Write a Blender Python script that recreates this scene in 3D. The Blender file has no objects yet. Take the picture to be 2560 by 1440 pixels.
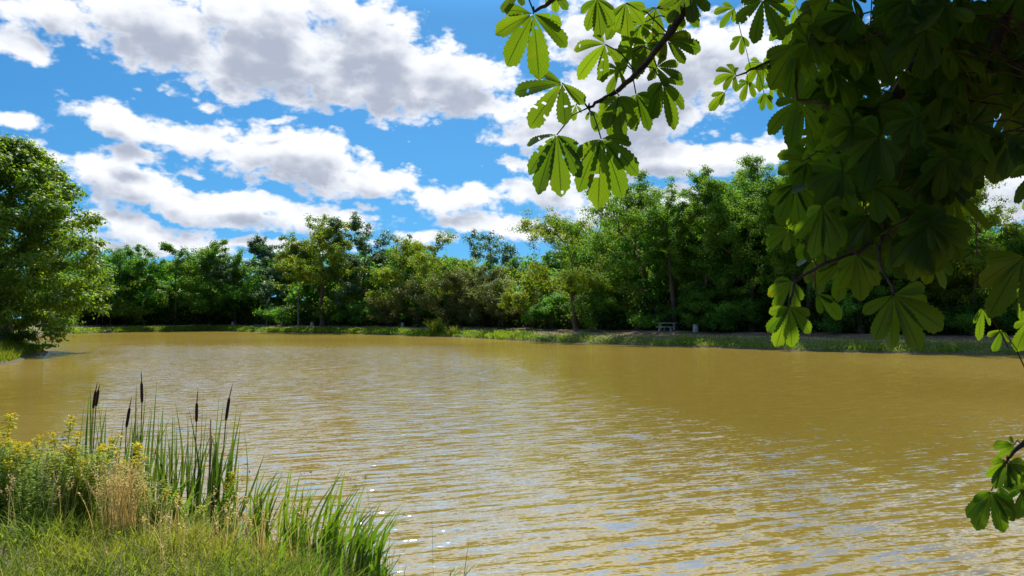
import bpy, math, random
import numpy as np
from mathutils import Vector

R = math.radians
scene = bpy.context.scene
COL = scene.collection

# ------------------------------------------------------------------ camera
F = 2560 * 26.0 / 36.0            # focal length in photo pixels
PITCH = math.atan(78 / F)
EYE = 2.5
cam = bpy.data.cameras.new("camera")
cam.lens = 26.0; cam.sensor_width = 36.0; cam.clip_start = 0.05; cam.clip_end = 6000
camo = bpy.data.objects.new("camera", cam); COL.objects.link(camo)
camo.location = (0, 0, EYE); camo.rotation_euler = (R(90) + PITCH, 0, 0)
scene.camera = camo

# ------------------------------------------------------------------ exposure / render settings
scene.view_settings.view_transform = 'Standard'
scene.view_settings.look = 'None'
scene.view_settings.exposure = 0.62
scene.view_settings.gamma = 1.0
scene.render.engine = 'CYCLES'
cy = scene.cycles
cy.max_bounces = 7; cy.diffuse_bounces = 3; cy.glossy_bounces = 3
cy.transmission_bounces = 5; cy.transparent_max_bounces = 8
cy.sample_clamp_indirect = 6.0
cy.use_denoising = True
cy.caustics_reflective = False; cy.caustics_refractive = False

SUN_EL, SUN_AZ = 50.0, -4.0       # azimuth measured from +Y to +X
SUN_DIR = Vector((math.sin(R(SUN_AZ)) * math.cos(R(SUN_EL)), math.cos(R(SUN_AZ)) * math.cos(R(SUN_EL)), math.sin(R(SUN_EL))))

# ------------------------------------------------------------------ node helpers
class NT:
    def __init__(s, tree):
        s.t = tree; s.n = tree.nodes; s.l = tree.links
    def node(s, kind, **kw):
        n = s.n.new(kind)
        for k, v in kw.items(): setattr(n, k, v)
        return n
    def put(s, sock, v):
        if isinstance(v, bpy.types.NodeSocket): s.l.new(v, sock)
        elif v is not None: sock.default_value = v
    def math(s, op, a, b=None, c=None, clamp=False):
        n = s.node('ShaderNodeMath', operation=op, use_clamp=clamp)
        s.put(n.inputs[0], a)
        if b is not None: s.put(n.inputs[1], b)
        if c is not None: s.put(n.inputs[2], c)
        return n.outputs[0]
    def vmath(s, op, a, b=None, scale=None):
        n = s.node('ShaderNodeVectorMath', operation=op)
        s.put(n.inputs[0], a)
        if b is not None: s.put(n.inputs[1], b)
        if scale is not None: s.put(n.inputs['Scale'], scale)
        return n.outputs['Value'] if op in ('LENGTH', 'DOT_PRODUCT', 'DISTANCE') else n.outputs[0]
    def noise(s, vec, scale, detail=2.0, rough=0.5, lac=2.0, dist=0.0, dim='3D'):
        n = s.node('ShaderNodeTexNoise', noise_dimensions=dim)
        s.put(n.inputs['Vector'], vec)
        n.inputs['Scale'].default_value = scale; n.inputs['Detail'].default_value = detail
        n.inputs['Roughness'].default_value = rough; n.inputs['Lacunarity'].default_value = lac
        n.inputs['Distortion'].default_value = dist
        return n
    def mapr(s, v, a, b, c=0.0, d=1.0, interp='SMOOTHSTEP'):
        n = s.node('ShaderNodeMapRange', interpolation_type=interp)
        s.put(n.inputs[0], v); s.put(n.inputs[1], a); s.put(n.inputs[2], b)
        s.put(n.inputs[3], c); s.put(n.inputs[4], d)
        return n.outputs[0]
    def mix(s, f, a, b):
        n = s.node('ShaderNodeMix', data_type='RGBA')
        s.put(n.inputs[0], f); s.put(n.inputs[6], a); s.put(n.inputs[7], b)
        return n.outputs[2]
    def mapping(s, vec, loc=(0, 0, 0), rot=(0, 0, 0), sc=(1, 1, 1), kind='POINT'):
        n = s.node('ShaderNodeMapping', vector_type=kind)
        s.put(n.inputs['Vector'], vec)
        n.inputs['Location'].default_value = loc; n.inputs['Rotation'].default_value = rot
        n.inputs['Scale'].default_value = sc
        return n.outputs[0]
    def comb(s, x, y, z):
        n = s.node('ShaderNodeCombineXYZ')
        for i, v in enumerate((x, y, z)): s.put(n.inputs[i], v)
        return n.outputs[0]

def C4(c): return (c[0], c[1], c[2], 1.0)

# ------------------------------------------------------------------ sky
CLOUD_SHIFT = 1.5
def px2deg(px, py):
    x = (px - 1280) / F; z = (720 - py) / F
    wy = math.cos(PITCH) - z * math.sin(PITCH); wz = z * math.cos(PITCH) + math.sin(PITCH)
    return math.degrees(math.atan2(x, wy)), math.degrees(math.atan2(wz, math.hypot(x, wy)))

# every cumulus bank seen over the pond: centre, half width, half height (photo pixels), tilt, weight
CLOUDS = [
 (150, 30, 210, 62, 0, 1.0), (420, 80, 250, 120, -8, 1.05), (640, 60, 260, 110, 0, 1.0), (700, 150, 290, 125, -8, 1.1),
 (930, 130, 260, 140, -18, 1.1), (950, 215, 300, 85, -4, 1.1), (1150, 210, 200, 95, -14, 1.1), (1260, 265, 110, 42, 0, .9),
 (840, 25, 150, 70, 0, .9), (560, 200, 90, 46, -20, .8),
 (25, 110, 100, 46, -12, 1.0), (15, 295, 80, 26, -12, .95),
 (320, 310, 150, 42, -14, 1.0), (460, 345, 170, 46, -18, 1.0), (590, 385, 190, 58, -12, 1.0), (760, 400, 210, 84, -10, 1.1),
 (900, 440, 200, 58, -8, 1.05), (1030, 468, 90, 28, -8, .8),
 (345, 392, 78, 28, -10, .85), (525, 265, 56, 18, 6, .75), (700, 298, 95, 15, 4, .75), (475, 428, 48, 18, -10, .7), (320,275,90,16,-6,.5),
 (230, 430, 150, 50, -14, 1.0), (340, 465, 170, 62, -14, 1.05), (470, 510, 170, 58, -8, 1.05), (600, 545, 160, 40, -4, .95),
 (300, 560, 130, 52, -8, 1.0), (420, 595, 230, 44, -4, 1.0), (640, 510, 140, 44, -6, 1.0), (800, 540, 190, 46, -4, 1.05), (880,560,110,32,-4,.9),
 (700, 610, 270, 26, 0, .9), (930, 516, 58, 22, -10, .8), (560, 645, 150, 16, 0, .6), (330, 625, 150, 24, 0, .8),
 (1130, 498, 165, 52, -4, 1.05), (1230, 560, 240, 32, -2, 1.0), (1350, 575, 190, 38, 0, .95), (1050, 600, 110, 22, 0, .85),
 (1370, 475, 150, 66, -6, 1.05), (1280, 412, 80, 28, 8, .8), (1330, 330, 140, 46, 0, .9),
 (1520, 300, 300, 120, 0, 1.1), (1660, 190, 320, 150, 6, 1.1), (1830, 130, 150, 120, 10, 1.0), (1490, 90, 170, 110, 0, 1.0),
 (1640, 400, 330, 62, 0, 1.1), (1880, 385, 220, 44, 0, 1.0), (1600, 520, 330, 70, 0, 1.0),
 (2350, 120, 330, 90, 0, .9), (2540, 190, 120, 110, 0, 1.0), (2560, 460, 200, 90, 0, 1.0), (2260, 420, 220, 40, 0, .8),
]
world = bpy.data.worlds.new("World"); scene.world = world
world.use_nodes = True
def build_world():
    W = NT(world.node_tree); W.n.clear()
    gen = W.node('ShaderNodeTexCoord').outputs['Generated']
    sep = W.node('ShaderNodeSeparateXYZ'); W.l.new(gen, sep.inputs[0])
    az = W.math('MULTIPLY', W.math('ARCTAN2', sep.outputs[0], sep.outputs[1]), 57.2958)
    el = W.math('MULTIPLY', W.math('ARCSINE', sep.outputs[2]), 57.2958)
    P = W.comb(az, el, 0.0)
    # shared density group
    g = bpy.data.node_groups.new("cloud_density", 'ShaderNodeTree')
    g.interface.new_socket("P", in_out='INPUT', socket_type='NodeSocketVector')
    g.interface.new_socket("Q", in_out='INPUT', socket_type='NodeSocketVector')
    g.interface.new_socket("D", in_out='OUTPUT', socket_type='NodeSocketFloat')
    g.interface.new_socket("E", in_out='OUTPUT', socket_type='NodeSocketFloat')
    G = NT(g); gi = G.node('NodeGroupInput'); go = G.node('NodeGroupOutput')
    p = gi.outputs[0]
    w1 = G.noise(p, 0.22, 4.0, 0.55)
    pw = G.vmath('ADD', p, G.vmath('MULTIPLY', G.vmath('SUBTRACT', w1.outputs['Color'], (0.5, 0.5, 0.5)), (4.6, 2.2, 0)))
    tot = None
    for (cx, cyy, rx, ry, tilt, wt) in CLOUDS:
        a, e = px2deg(cx, cyy)
        sx, sy = rx / F * 57.3, ry / F * 57.3
        m = G.mapping(pw, (a, e, 0), (0, 0, R(tilt)), (sx * 1.35, sy * 1.35, 1), 'TEXTURE')
        gr = G.node('ShaderNodeTexGradient', gradient_type='SPHERICAL'); G.l.new(m, gr.inputs[0])
        v = G.math('MULTIPLY', gr.outputs['Fac'], wt)
        tot = v if tot is None else G.math('SMOOTH_MAX', tot, v, 0.12)
    tot = G.math('MINIMUM', tot, 0.95)
    # open sky overhead and behind: scattered cumulus on a plane high above
    q = gi.outputs[1]
    gn = G.noise(q, 1.1, 5.0, 0.55)
    sp = G.node('ShaderNodeSeparateXYZ'); G.l.new(p, sp.inputs[0])
    out1 = G.mapr(sp.outputs[1], 23.5, 27.0)
    out2 = G.mapr(G.math('ABSOLUTE', sp.outputs[0]), 39.0, 45.0)
    outm = G.math('MAXIMUM', out1, out2)
    tot = G.math('MULTIPLY_ADD', outm, G.mapr(gn.outputs[0], 0.44, 0.72, -0.1, 0.95, 'LINEAR'), tot)
    st = G.mapping(p, sc=(0.75, 1.25, 1))
    f1 = G.noise(st, 0.40, 7.0, 0.52)
    vo = G.node('ShaderNodeTexVoronoi', feature='SMOOTH_F1', voronoi_dimensions='2D'); G.l.new(G.vmath('ADD', st, G.vmath('SCALE', w1.outputs['Color'], scale=1.2)), vo.inputs['Vector'])
    vo.inputs['Scale'].default_value = 0.62; vo.inputs['Detail'].default_value = 3.0; vo.inputs['Roughness'].default_value = 0.55; vo.inputs['Smoothness'].default_value = 0.6
    f2 = G.noise(st, 2.2, 5.0, 0.55)
    d = G.math('MULTIPLY_ADD', G.math('SUBTRACT', f1.outputs[0], 0.5), 0.85, tot)
    d = G.math('MULTIPLY_ADD', G.math('SUBTRACT', 0.45, vo.outputs['Distance']), 0.42, d)
    d = G.math('MULTIPLY_ADD', G.math('SUBTRACT', f2.outputs[0], 0.5), 0.22, d)
    G.l.new(d, go.inputs[0])
    f3 = G.noise(st, 0.40, 2.0, 0.5)
    G.l.new(G.math('MULTIPLY_ADD', G.math('SUBTRACT', f3.outputs[0], 0.5), 0.8, G.math('MULTIPLY_ADD', G.math('SUBTRACT', 0.45, vo.outputs['Distance']), 0.16, tot)), go.inputs[1])
    iz = W.math('MAXIMUM', sep.outputs[2], 0.12)
    Q = W.comb(W.math('DIVIDE', sep.outputs[0], iz), W.math('DIVIDE', sep.outputs[1], iz), 0.0)
    def dens(dp):
        n = W.node('ShaderNodeGroup'); n.node_tree = g
        W.l.new(dp, n.inputs[0]); W.l.new(Q, n.inputs[1]); return n.outputs[0], n.outputs[1]
    D0, E0 = dens(P)
    up = W.vmath('ADD', P, (0.25, CLOUD_SHIFT, 0))
    D1, E1 = dens(up)
    alpha = W.math('POWER', W.mapr(D0, 0.17, 0.48), 0.95)
    above = W.mapr(E1, 0.30, 0.90, 0, 1, 'LINEAR')
    here = W.mapr(D0, 0.26, 0.60, 0, 1, 'LINEAR')
    fine = W.noise(W.mapping(P, sc=(0.6, 1.2, 1)), 0.55, 4.0, 0.5)
    sh = W.math('MULTIPLY', above, W.math('MULTIPLY_ADD', here, 0.5, 0.5))
    sh = W.math('ADD', sh, W.math('MULTIPLY', W.math('SUBTRACT', fine.outputs[0], 0.5), 0.18))
    sh = W.mapr(sh, 0.02, 1.0, 0, 1, 'SMOOTHSTEP')
    ccol = W.mix(sh, C4((0.77, 0.79, 0.83)), C4((0.345, 0.385, 0.475)))
    sky = W.node('ShaderNodeTexSky', sky_type='NISHITA', sun_disc=False)
    sky.sun_elevation = R(SUN_EL); sky.sun_rotation = R(SUN_AZ)
    sky.altitude = 100; sky.air_density = 1.0; sky.dust_density = 0.35; sky.ozone_density = 2.5
    W.put(sky.inputs[0], W.vmath('NORMALIZE', W.vmath('ADD', W.vmath('MULTIPLY', gen, (1, 1, 0.75)), (0, 0, 0.13))))
    hs = W.node('ShaderNodeHueSaturation'); W.l.new(sky.outputs[0], hs.inputs['Color'])
    hs.inputs['Saturation'].default_value = 1.28
    tint = W.node('ShaderNodeMix', data_type='RGBA', blend_type='MULTIPLY'); tint.inputs[0].default_value = 1.0
    W.l.new(hs.outputs[0], tint.inputs[6]); tint.inputs[7].default_value = C4((0.50, 0.95, 1.06))
    b1 = W.node('ShaderNodeBackground'); W.l.new(tint.outputs[2], b1.inputs[0]); b1.inputs[1].default_value = 0.066
    # forward scattering towards the sun, with extra glow added overhead to lift water reflections
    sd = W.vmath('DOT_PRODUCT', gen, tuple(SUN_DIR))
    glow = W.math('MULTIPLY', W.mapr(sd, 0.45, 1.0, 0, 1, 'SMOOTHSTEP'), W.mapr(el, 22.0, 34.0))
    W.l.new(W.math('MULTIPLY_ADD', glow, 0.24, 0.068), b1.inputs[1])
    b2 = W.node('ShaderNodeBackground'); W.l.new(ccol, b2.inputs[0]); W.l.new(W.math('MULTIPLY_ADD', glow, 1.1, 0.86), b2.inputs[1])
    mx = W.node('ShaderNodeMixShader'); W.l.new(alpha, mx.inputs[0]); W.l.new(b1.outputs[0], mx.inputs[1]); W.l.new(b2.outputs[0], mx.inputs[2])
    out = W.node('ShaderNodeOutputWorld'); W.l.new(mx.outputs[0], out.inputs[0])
build_world()
world.cycles.sampling_method = 'MANUAL'; world.cycles.sample_map_resolution = 512

sun = bpy.data.lights.new("sun", 'SUN'); sun.energy = 4.8; sun.angle = R(0.53); sun.color = (1.0, 0.95, 0.86)
suno = bpy.data.objects.new("sun", sun); COL.objects.link(suno)
suno.location = SUN_DIR * 300
suno.rotation_euler = SUN_DIR.to_track_quat('Z', 'Y').to_euler()

# ------------------------------------------------------------------ projecting photo points into the place
CP, SP = math.cos(PITCH), math.sin(PITCH)
def ray(px, py):
    x = (px - 1280) / F; u = (720 - py) / F
    return np.array([x, CP - u * SP, SP + u * CP])
def U(px, py, d):
    r = ray(px, py); return np.array([0, 0, EYE]) + r * (d / r[1])
def G0(px, py, z=0.0):
    r = ray(px, py); return np.array([0, 0, EYE]) + r * ((z - EYE) / r[2])

# ------------------------------------------------------------------ object helpers
def np_mesh(name, V, Fc, smooth=False, uv=None, vattr=None):
    V = np.asarray(V, dtype=np.float32).reshape(-1, 3); Fc = np.asarray(Fc, dtype=np.int32)
    k = Fc.shape[1]; nf = len(Fc)
    me = bpy.data.meshes.new(name)
    me.vertices.add(len(V)); me.vertices.foreach_set('co', V.ravel())
    me.loops.add(nf * k); me.loops.foreach_set('vertex_index', Fc.ravel())
    me.polygons.add(nf)
    me.polygons.foreach_set('loop_start', np.arange(0, nf * k, k, dtype=np.int32))
    if smooth: me.polygons.foreach_set('use_smooth', np.ones(nf, dtype=bool))
    if uv is not None:
        l = me.uv_layers.new(name='UVMap')
        l.data.foreach_set('uv', np.asarray(uv, dtype=np.float32)[Fc.ravel()].ravel())
    if vattr:
        for an, arr in vattr.items():
            at = me.attributes.new(an, 'FLOAT', 'POINT'); at.data.foreach_set('value', np.asarray(arr, dtype=np.float32))
    me.update(calc_edges=True)
    return me

class MB:
    """collects quads (and triangles as folded quads) into one mesh"""
    def __init__(s): s.V = []; s.F = []; s.UV = []; s.n = 0
    def add(s, V, Fc, uv=None):
        V = np.asarray(V, dtype=np.float64).reshape(-1, 3)
        s.V.append(V); s.F.append(np.asarray(Fc, dtype=np.int64) + s.n); s.n += len(V)
        s.UV.append(np.zeros((len(V), 2)) if uv is None else uv)
    def build(s, name, mat, parent=None, smooth=False, uv=False):
        V = np.concatenate(s.V); Fc = np.concatenate(s.F)
        me = np_mesh(name, V, Fc, smooth, np.concatenate(s.UV) if uv else None)
        me.materials.append(mat)
        return link(name, me, parent)

def link(name, me, parent=None):
    o = bpy.data.objects.new(name, me); COL.objects.link(o)
    if parent is not None: o.parent = parent
    return o
def tag(o, label=None, cat=None, group=None, kind=None):
    if label: o['label'] = label
    if cat: o['category'] = cat
    if group: o['group'] = group
    if kind: o['kind'] = kind
    return o
def thing(name, label, cat, loc, rotz=0.0, group=None):
    o = bpy.data.objects.new(name, None); COL.objects.link(o)
    o.location = tuple(float(v) for v in loc); o.rotation_euler = (0, 0, rotz); o.empty_display_size = 0.2
    return tag(o, label, cat, group)
def dup(root, loc, rotz, scale=1.0, label=None):
    r = root.copy(); COL.objects.link(r); r.location = tuple(float(v) for v in loc); r.rotation_euler = (0, 0, rotz); r.scale = (scale,) * 3
    if label: r['label'] = label
    for ch in list(root.children):
        c = ch.copy(); COL.objects.link(c); c.parent = r
    return r

def nrm(v): 
    v = np.asarray(v, float); return v / (np.linalg.norm(v, axis=-1, keepdims=True) + 1e-12)
def tube(mb, pts, rad, sides=6, cap=False):
    pts = np.asarray(pts, float); n = len(pts); rad = np.broadcast_to(np.asarray(rad, float), (n,))
    T = np.gradient(pts, axis=0); T = nrm(T)
    ref = np.array([0.31, 0.17, 0.93]) if abs(T[0, 2]) < 0.9 else np.array([0.95, 0.2, 0.1])
    A = nrm(np.cross(T, ref)); B = np.cross(T, A)
    th = np.arange(sides) / sides * 2 * np.pi
    V = pts[:, None, :] + rad[:, None, None] * (np.cos(th)[None, :, None] * A[:, None, :] + np.sin(th)[None, :, None] * B[:, None, :])
    i = np.arange(n - 1)[:, None] * sides; j = np.arange(sides)[None, :]; j2 = (j + 1) % sides
    Fq = np.stack([i + j, i + j2, i + sides + j2, i + sides + j], -1).reshape(-1, 4)
    V = V.reshape(-1, 3)
    if cap:
        nV = len(V); V = np.vstack([V, pts[-1], pts[0]])
        jj = np.arange(sides); b = (n - 1) * sides
        capf = np.stack([b + jj, b + (jj + 1) % sides, np.full(sides, nV), np.full(sides, nV)], -1)
        # quads with a doubled corner are avoided: use half-way points instead
        mid = (V[b + jj] + V[b + (jj + 1) % sides]) / 2
        V = np.vstack([V, mid]); m0 = nV + 2
        capf = np.stack([np.full(sides, nV), m0 + (jj - 1) % sides, b + jj, m0 + jj], -1)
        Fq = np.vstack([Fq, capf])
    mb.add(V, Fq)
def box(mb, c, s, rz=0.0, taper=1.0):
    c = np.array(c, float); s = np.array(s, float) / 2
    V = np.array([[x, y, z] for z in (-1, 1) for y in (-1, 1) for x in (-1, 1)], float)
    V[4:, :2] *= taper; V = V * s
    cr, sr = math.cos(rz), math.sin(rz)
    V = np.stack([V[:, 0] * cr - V[:, 1] * sr, V[:, 0] * sr + V[:, 1] * cr, V[:, 2]], -1) + c
    mb.add(V, [[0, 2, 3, 1], [4, 5, 7, 6], [0, 1, 5, 4], [1, 3, 7, 5], [3, 2, 6, 7], [2, 0, 4, 6]])
def lathe(mb, prof, n=20, c=(0, 0, 0)):
    prof = np.array(prof, float); th = np.arange(n) / n * 2 * np.pi
    V = np.stack([prof[:, None, 0] * np.cos(th), prof[:, None, 0] * np.sin(th), np.broadcast_to(prof[:, None, 1], (len(prof), n))], -1).reshape(-1, 3) + np.array(c)
    i = np.arange(len(prof) - 1)[:, None] * n; j = np.arange(n)[None]; j2 = (j + 1) % n
    mb.add(V, np.stack([i + j, i + j2, i + n + j2, i + n + j], -1).reshape(-1, 4))

def leaf_quads(mb, P, size, rng, up=0.5, aspect=0.55, out=None, droop=0.0, rnd=1.0):
    """many single leaf-sized diamonds"""
    n = len(P); P = np.asarray(P, float)
    N = rng.normal(size=(n, 3)) * rnd; N[:, 2] = np.abs(N[:, 2]) + up
    if out is not None: N += out
    N = nrm(N); T = rng.normal(size=(n, 3)); T[:, 2] -= droop
    T = nrm(T - (T * N).sum(1, keepdims=True) * N); B = np.cross(N, T)
    L = (size * rng.uniform(0.65, 1.35, n))[:, None] if np.isscalar(size) else (size * rng.uniform(0.65, 1.35, n))[:, None]
    Wd = L * aspect * rng.uniform(0.8, 1.2, (n, 1))
    V = np.stack([P - T * L * .5, P + B * Wd * .5 + T * L * 0.05, P + T * L * .5 - N * L * 0.08, P - B * Wd * .5 + T * L * 0.05], 1).reshape(-1, 3)
    mb.add(V, np.arange(n * 4).reshape(-1, 4))

def clump_leaves(mb, C, rad, n, leaf, rng, aspect=0.6, flat=0.68, up=0.35):
    k = rng.integers(0, len(C), n); rc = rad * rng.uniform(0.6, 1.3, len(C))
    v = nrm(rng.normal(size=(n, 3))); r = rng.uniform(0, 1, n) ** 0.55
    P = C[k] + v * (r * rc[k])[:, None] * np.array([1, 1, flat]) + rng.normal(size=(n, 3)) * leaf * .35
    P[:, 2] = np.maximum(P[:, 2], 0.08)
    leaf_quads(mb, P, leaf, rng, up, aspect, v * 1.0, 0.25, 0.50)

def blades(mb, base, height, width, rng, lean=0.25, seg=4, dirs=None, curl=0.6, pts_out=None, twist=True):
    """tapering grass / reed blades that bend over towards the tip"""
    n = len(base); base = np.asarray(base, float)
    h = np.broadcast_to(np.asarray(height, float), (n,)); w = np.broadcast_to(np.asarray(width, float), (n,))
    a = rng.uniform(0, 2 * np.pi, n) if dirs is None else dirs
    Dv = np.stack([np.cos(a), np.sin(a), np.zeros(n)], -1)
    b = rng.uniform(0, 2 * np.pi, n)
    Sd = np.stack([np.cos(b), np.sin(b), np.zeros(n)], -1)
    ln = lean * rng.uniform(0.2, 1.4, n); cu = curl * rng.uniform(0.1, 1.3, n)
    rows = []
    for k in range(seg + 1):
        t = k / seg
        off = h[:, None] * (ln[:, None] * t + cu[:, None] * ln[:, None] * t ** 3 * 2.0) * Dv
        z = h * (t - 0.25 * cu * ln * t ** 3)
        c = base + off; c[:, 2] += z
        ww = (w * (1 - t) ** 0.6 * (0.75 + 0.5 * min(t * 3, 1)) * 0.5 + 0.0003)[:, None]
        rows.append(c - Sd * ww); rows.append(c + Sd * ww)
    V = np.stack(rows, 1)
    m = 2 * (seg + 1)
    q = np.array([[2 * k, 2 * k + 1, 2 * k + 3, 2 * k + 2] for k in range(seg)])
    Fq = (np.arange(n)[:, None, None] * m + q[None]).reshape(-1, 4)
    mb.add(V.reshape(-1, 3), Fq)
    return V.reshape(n, -1, 2, 3).mean(2)

# ------------------------------------------------------------------ materials
MATS = {}
def leaf_mat(name, cols, trans, tmix=0.4, gloss=0.10, rough=0.55, objvar=0.0):
    m = bpy.data.materials.new(name); m.use_nodes = True; N = NT(m.node_tree); N.n.clear()
    geo = N.node('ShaderNodeNewGeometry')
    cr = N.node('ShaderNodeValToRGB'); N.l.new(geo.outputs['Random Per Island'], cr.inputs[0])
    el = cr.color_ramp.elements
    el[0].color = C4(cols[0]); el[0].position = 0.0; el[1].color = C4(cols[-1]); el[1].position = 1.0
    for i, c in enumerate(cols[1:-1]): e = el.new((i + 1) / (len(cols) - 1)); e.color = C4(c)
    pos = geo.outputs['Position']
    big = N.noise(pos, 0.45, 3.0, 0.6)
    col = N.mix(N.mapr(big.outputs[0], 0.42, 0.70, 0.0, 0.55), cr.outputs[0], C4([v * 1.25 if i == 0 else v * 1.06 if i == 1 else v * 0.7 for i, v in enumerate(cols[-1])]))
    p = N.node('ShaderNodeBsdfPrincipled'); N.l.new(col, p.inputs['Base Color'])
    p.inputs['Roughness'].default_value = rough; p.inputs['Specular IOR Level'].default_value = gloss
    t = N.node('ShaderNodeBsdfTranslucent')
    tc = N.node('ShaderNodeMix', data_type='RGBA', blend_type='MULTIPLY'); tc.inputs[0].default_value = 1.0
    N.l.new(col, tc.inputs[6]); tc.inputs[7].default_value = C4(trans); N.l.new(tc.outputs[2], t.inputs[0])
    mx = N.node('ShaderNodeMixShader'); mx.inputs[0].default_value = tmix
    N.l.new(p.outputs[0], mx.inputs[1]); N.l.new(t.outputs[0], mx.inputs[2])
    o = N.node('ShaderNodeOutputMaterial'); N.l.new(mx.outputs[0], o.inputs[0])
    MATS[name] = m; return m
def plain_mat(name, c1, c2, scale=6.0, rough=0.85, bump=0.0, stretch=(1, 1, 1), spec=0.3, detail=5.0, metal=0.0):
    m = bpy.data.materials.new(name); m.use_nodes = True; N = NT(m.node_tree); N.n.clear()
    tcn = N.node('ShaderNodeTexCoord')
    v = N.mapping(tcn.outputs['Object'], sc=stretch)
    nz = N.noise(v, scale, detail, 0.62)
    col = N.mix(N.mapr(nz.outputs[0], 0.32, 0.68), C4(c1), C4(c2))
    p = N.node('ShaderNodeBsdfPrincipled'); N.l.new(col, p.inputs['Base Color'])
    p.inputs['Roughness'].default_value = rough; p.inputs['Specular IOR Level'].default_value = spec; p.inputs['Metallic'].default_value = metal
    if bump:
        b = N.node('ShaderNodeBump'); b.inputs['Strength'].default_value = 1.0; b.inputs['Distance'].default_value = bump
        N.l.new(nz.outputs[0], b.inputs['Height']); N.l.new(b.outputs[0], p.inputs['Normal'])
    o = N.node('ShaderNodeOutputMaterial'); N.l.new(p.outputs[0], o.inputs[0])
    MATS[name] = m; return m

M_BARK = plain_mat('bark', (0.045, 0.035, 0.026), (0.16, 0.125, 0.09), 5.0, 0.9, 0.02, (3, 3, 0.6))
M_BARKR = plain_mat('warm_bark', (0.09, 0.055, 0.035), (0.26, 0.17, 0.11), 5.0, 0.9, 0.02, (3, 3, 0.6))
M_BIRCH = plain_mat('pale_bark', (0.09, 0.08, 0.065), (0.24, 0.22, 0.19), 3.0, 0.8, 0.01, (1, 1, 2.5))
M_TWIG = plain_mat('twig_bark', (0.03, 0.016, 0.01), (0.10, 0.055, 0.03), 40.0, 0.75, 0.002, (1, 1, 0.4))
TR = (2.7, 2.5, 0.8)
M_OAK = leaf_mat('oak_leaf', [(0.042, 0.111, 0.014), (0.077, 0.170, 0.021), (0.130, 0.231, 0.032)], TR, 0.42)
M_OAKY = leaf_mat('yellow_oak_leaf', [(0.063, 0.119, 0.013), (0.112, 0.183, 0.020), (0.183, 0.233, 0.029)], TR, 0.42)
M_MAPLE = leaf_mat('dark_leaf', [(0.038, 0.113, 0.020), (0.065, 0.178, 0.027), (0.102, 0.231, 0.034)], TR, 0.42)
M_POP = leaf_mat('poplar_leaf', [(0.035, 0.097, 0.033), (0.059, 0.133, 0.045), (0.099, 0.172, 0.063)], (1.9, 1.8, 0.9), 0.38, 0.5)
M_WIL = leaf_mat('willow_leaf', [(0.068, 0.101, 0.030), (0.115, 0.149, 0.047), (0.176, 0.196, 0.068)], (1.8, 1.7, 0.8), 0.38)
M_LIME = leaf_mat('bright_leaf', [(0.045, 0.100, 0.010), (0.075, 0.145, 0.014), (0.120, 0.180, 0.020)], TR, 0.45)
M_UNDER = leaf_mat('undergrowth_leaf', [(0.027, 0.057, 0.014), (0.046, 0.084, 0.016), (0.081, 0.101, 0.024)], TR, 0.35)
M_CHEST = leaf_mat('chestnut_leaf', [(0.052, 0.115, 0.014), (0.086, 0.167, 0.018), (0.144, 0.218, 0.023)], TR, 0.42, 0.2, 0.5)
M_BANK = leaf_mat('bank_weed', [(0.065, 0.130, 0.014), (0.105, 0.190, 0.018), (0.165, 0.225, 0.032)], TR, 0.40)
M_GRASS = leaf_mat('meadow_grass', [(0.06, 0.125, 0.012), (0.11, 0.19, 0.02), (0.17, 0.25, 0.03), (0.25, 0.28, 0.06)], (1.6, 1.5, 0.8), 0.38)
M_GRASSL = leaf_mat('lush_grass', [(0.08, 0.14, 0.012), (0.13, 0.19, 0.016), (0.20, 0.22, 0.03)], (1.7, 1.6, 0.7), 0.42)
M_STRAW = leaf_mat('straw', [(0.36, 0.27, 0.10), (0.50, 0.39, 0.17), (0.62, 0.51, 0.26)], (1.3, 1.2, 0.9), 0.30, 0.2)
M_REED = leaf_mat('reed_blade', [(0.035, 0.090, 0.012), (0.055, 0.125, 0.015), (0.085, 0.155, 0.020)], TR, 0.40, 0.5, 0.35)
M_REEDDK = leaf_mat('cattail_blade', [(0.028, 0.062, 0.016), (0.042, 0.088, 0.018), (0.065, 0.115, 0.022)], TR, 0.34, 0.5, 0.35)
M_LOOSE = leaf_mat('herb_leaf', [(0.070, 0.130, 0.012), (0.135, 0.21, 0.018), (0.24, 0.29, 0.03)], TR, 0.40)
M_DEAD = leaf_mat('dead_stalk', [(0.10, 0.065, 0.03), (0.17, 0.11, 0.05), (0.26, 0.18, 0.09)], (1, 1, 1), 0.12, 0.2)
M_PETAL = leaf_mat('yellow_petal', [(0.62, 0.46, 0.01), (0.74, 0.60, 0.015), (0.80, 0.68, 0.04)], (1.1, 1.0, 0.6), 0.30, 0.2)
M_SPIKE = plain_mat('cattail_felt', (0.022, 0.012, 0.009), (0.055, 0.028, 0.018), 90.0, 0.95, 0.002)
M_CONC = plain_mat('weathered_concrete', (0.30, 0.28, 0.25), (0.52, 0.49, 0.44), 4.0, 0.9, 0.004)
M_SLAB = plain_mat('pink_concrete', (0.36, 0.30, 0.26), (0.55, 0.48, 0.42), 4.0, 0.9, 0.004)
M_ZINC = plain_mat('zinc', (0.32, 0.36, 0.40), (0.48, 0.52, 0.56), 6.0, 0.5, 0.0, metal=0.3)
M_POST = plain_mat('grey_wood', (0.22, 0.19, 0.16), (0.42, 0.38, 0.33), 6.0, 0.9, 0.004, (4, 4, 0.6))
M_STONE = plain_mat('shore_stone', (0.14, 0.12, 0.09), (0.38, 0.33, 0.26), 5.0, 0.9, 0.01)

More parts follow.
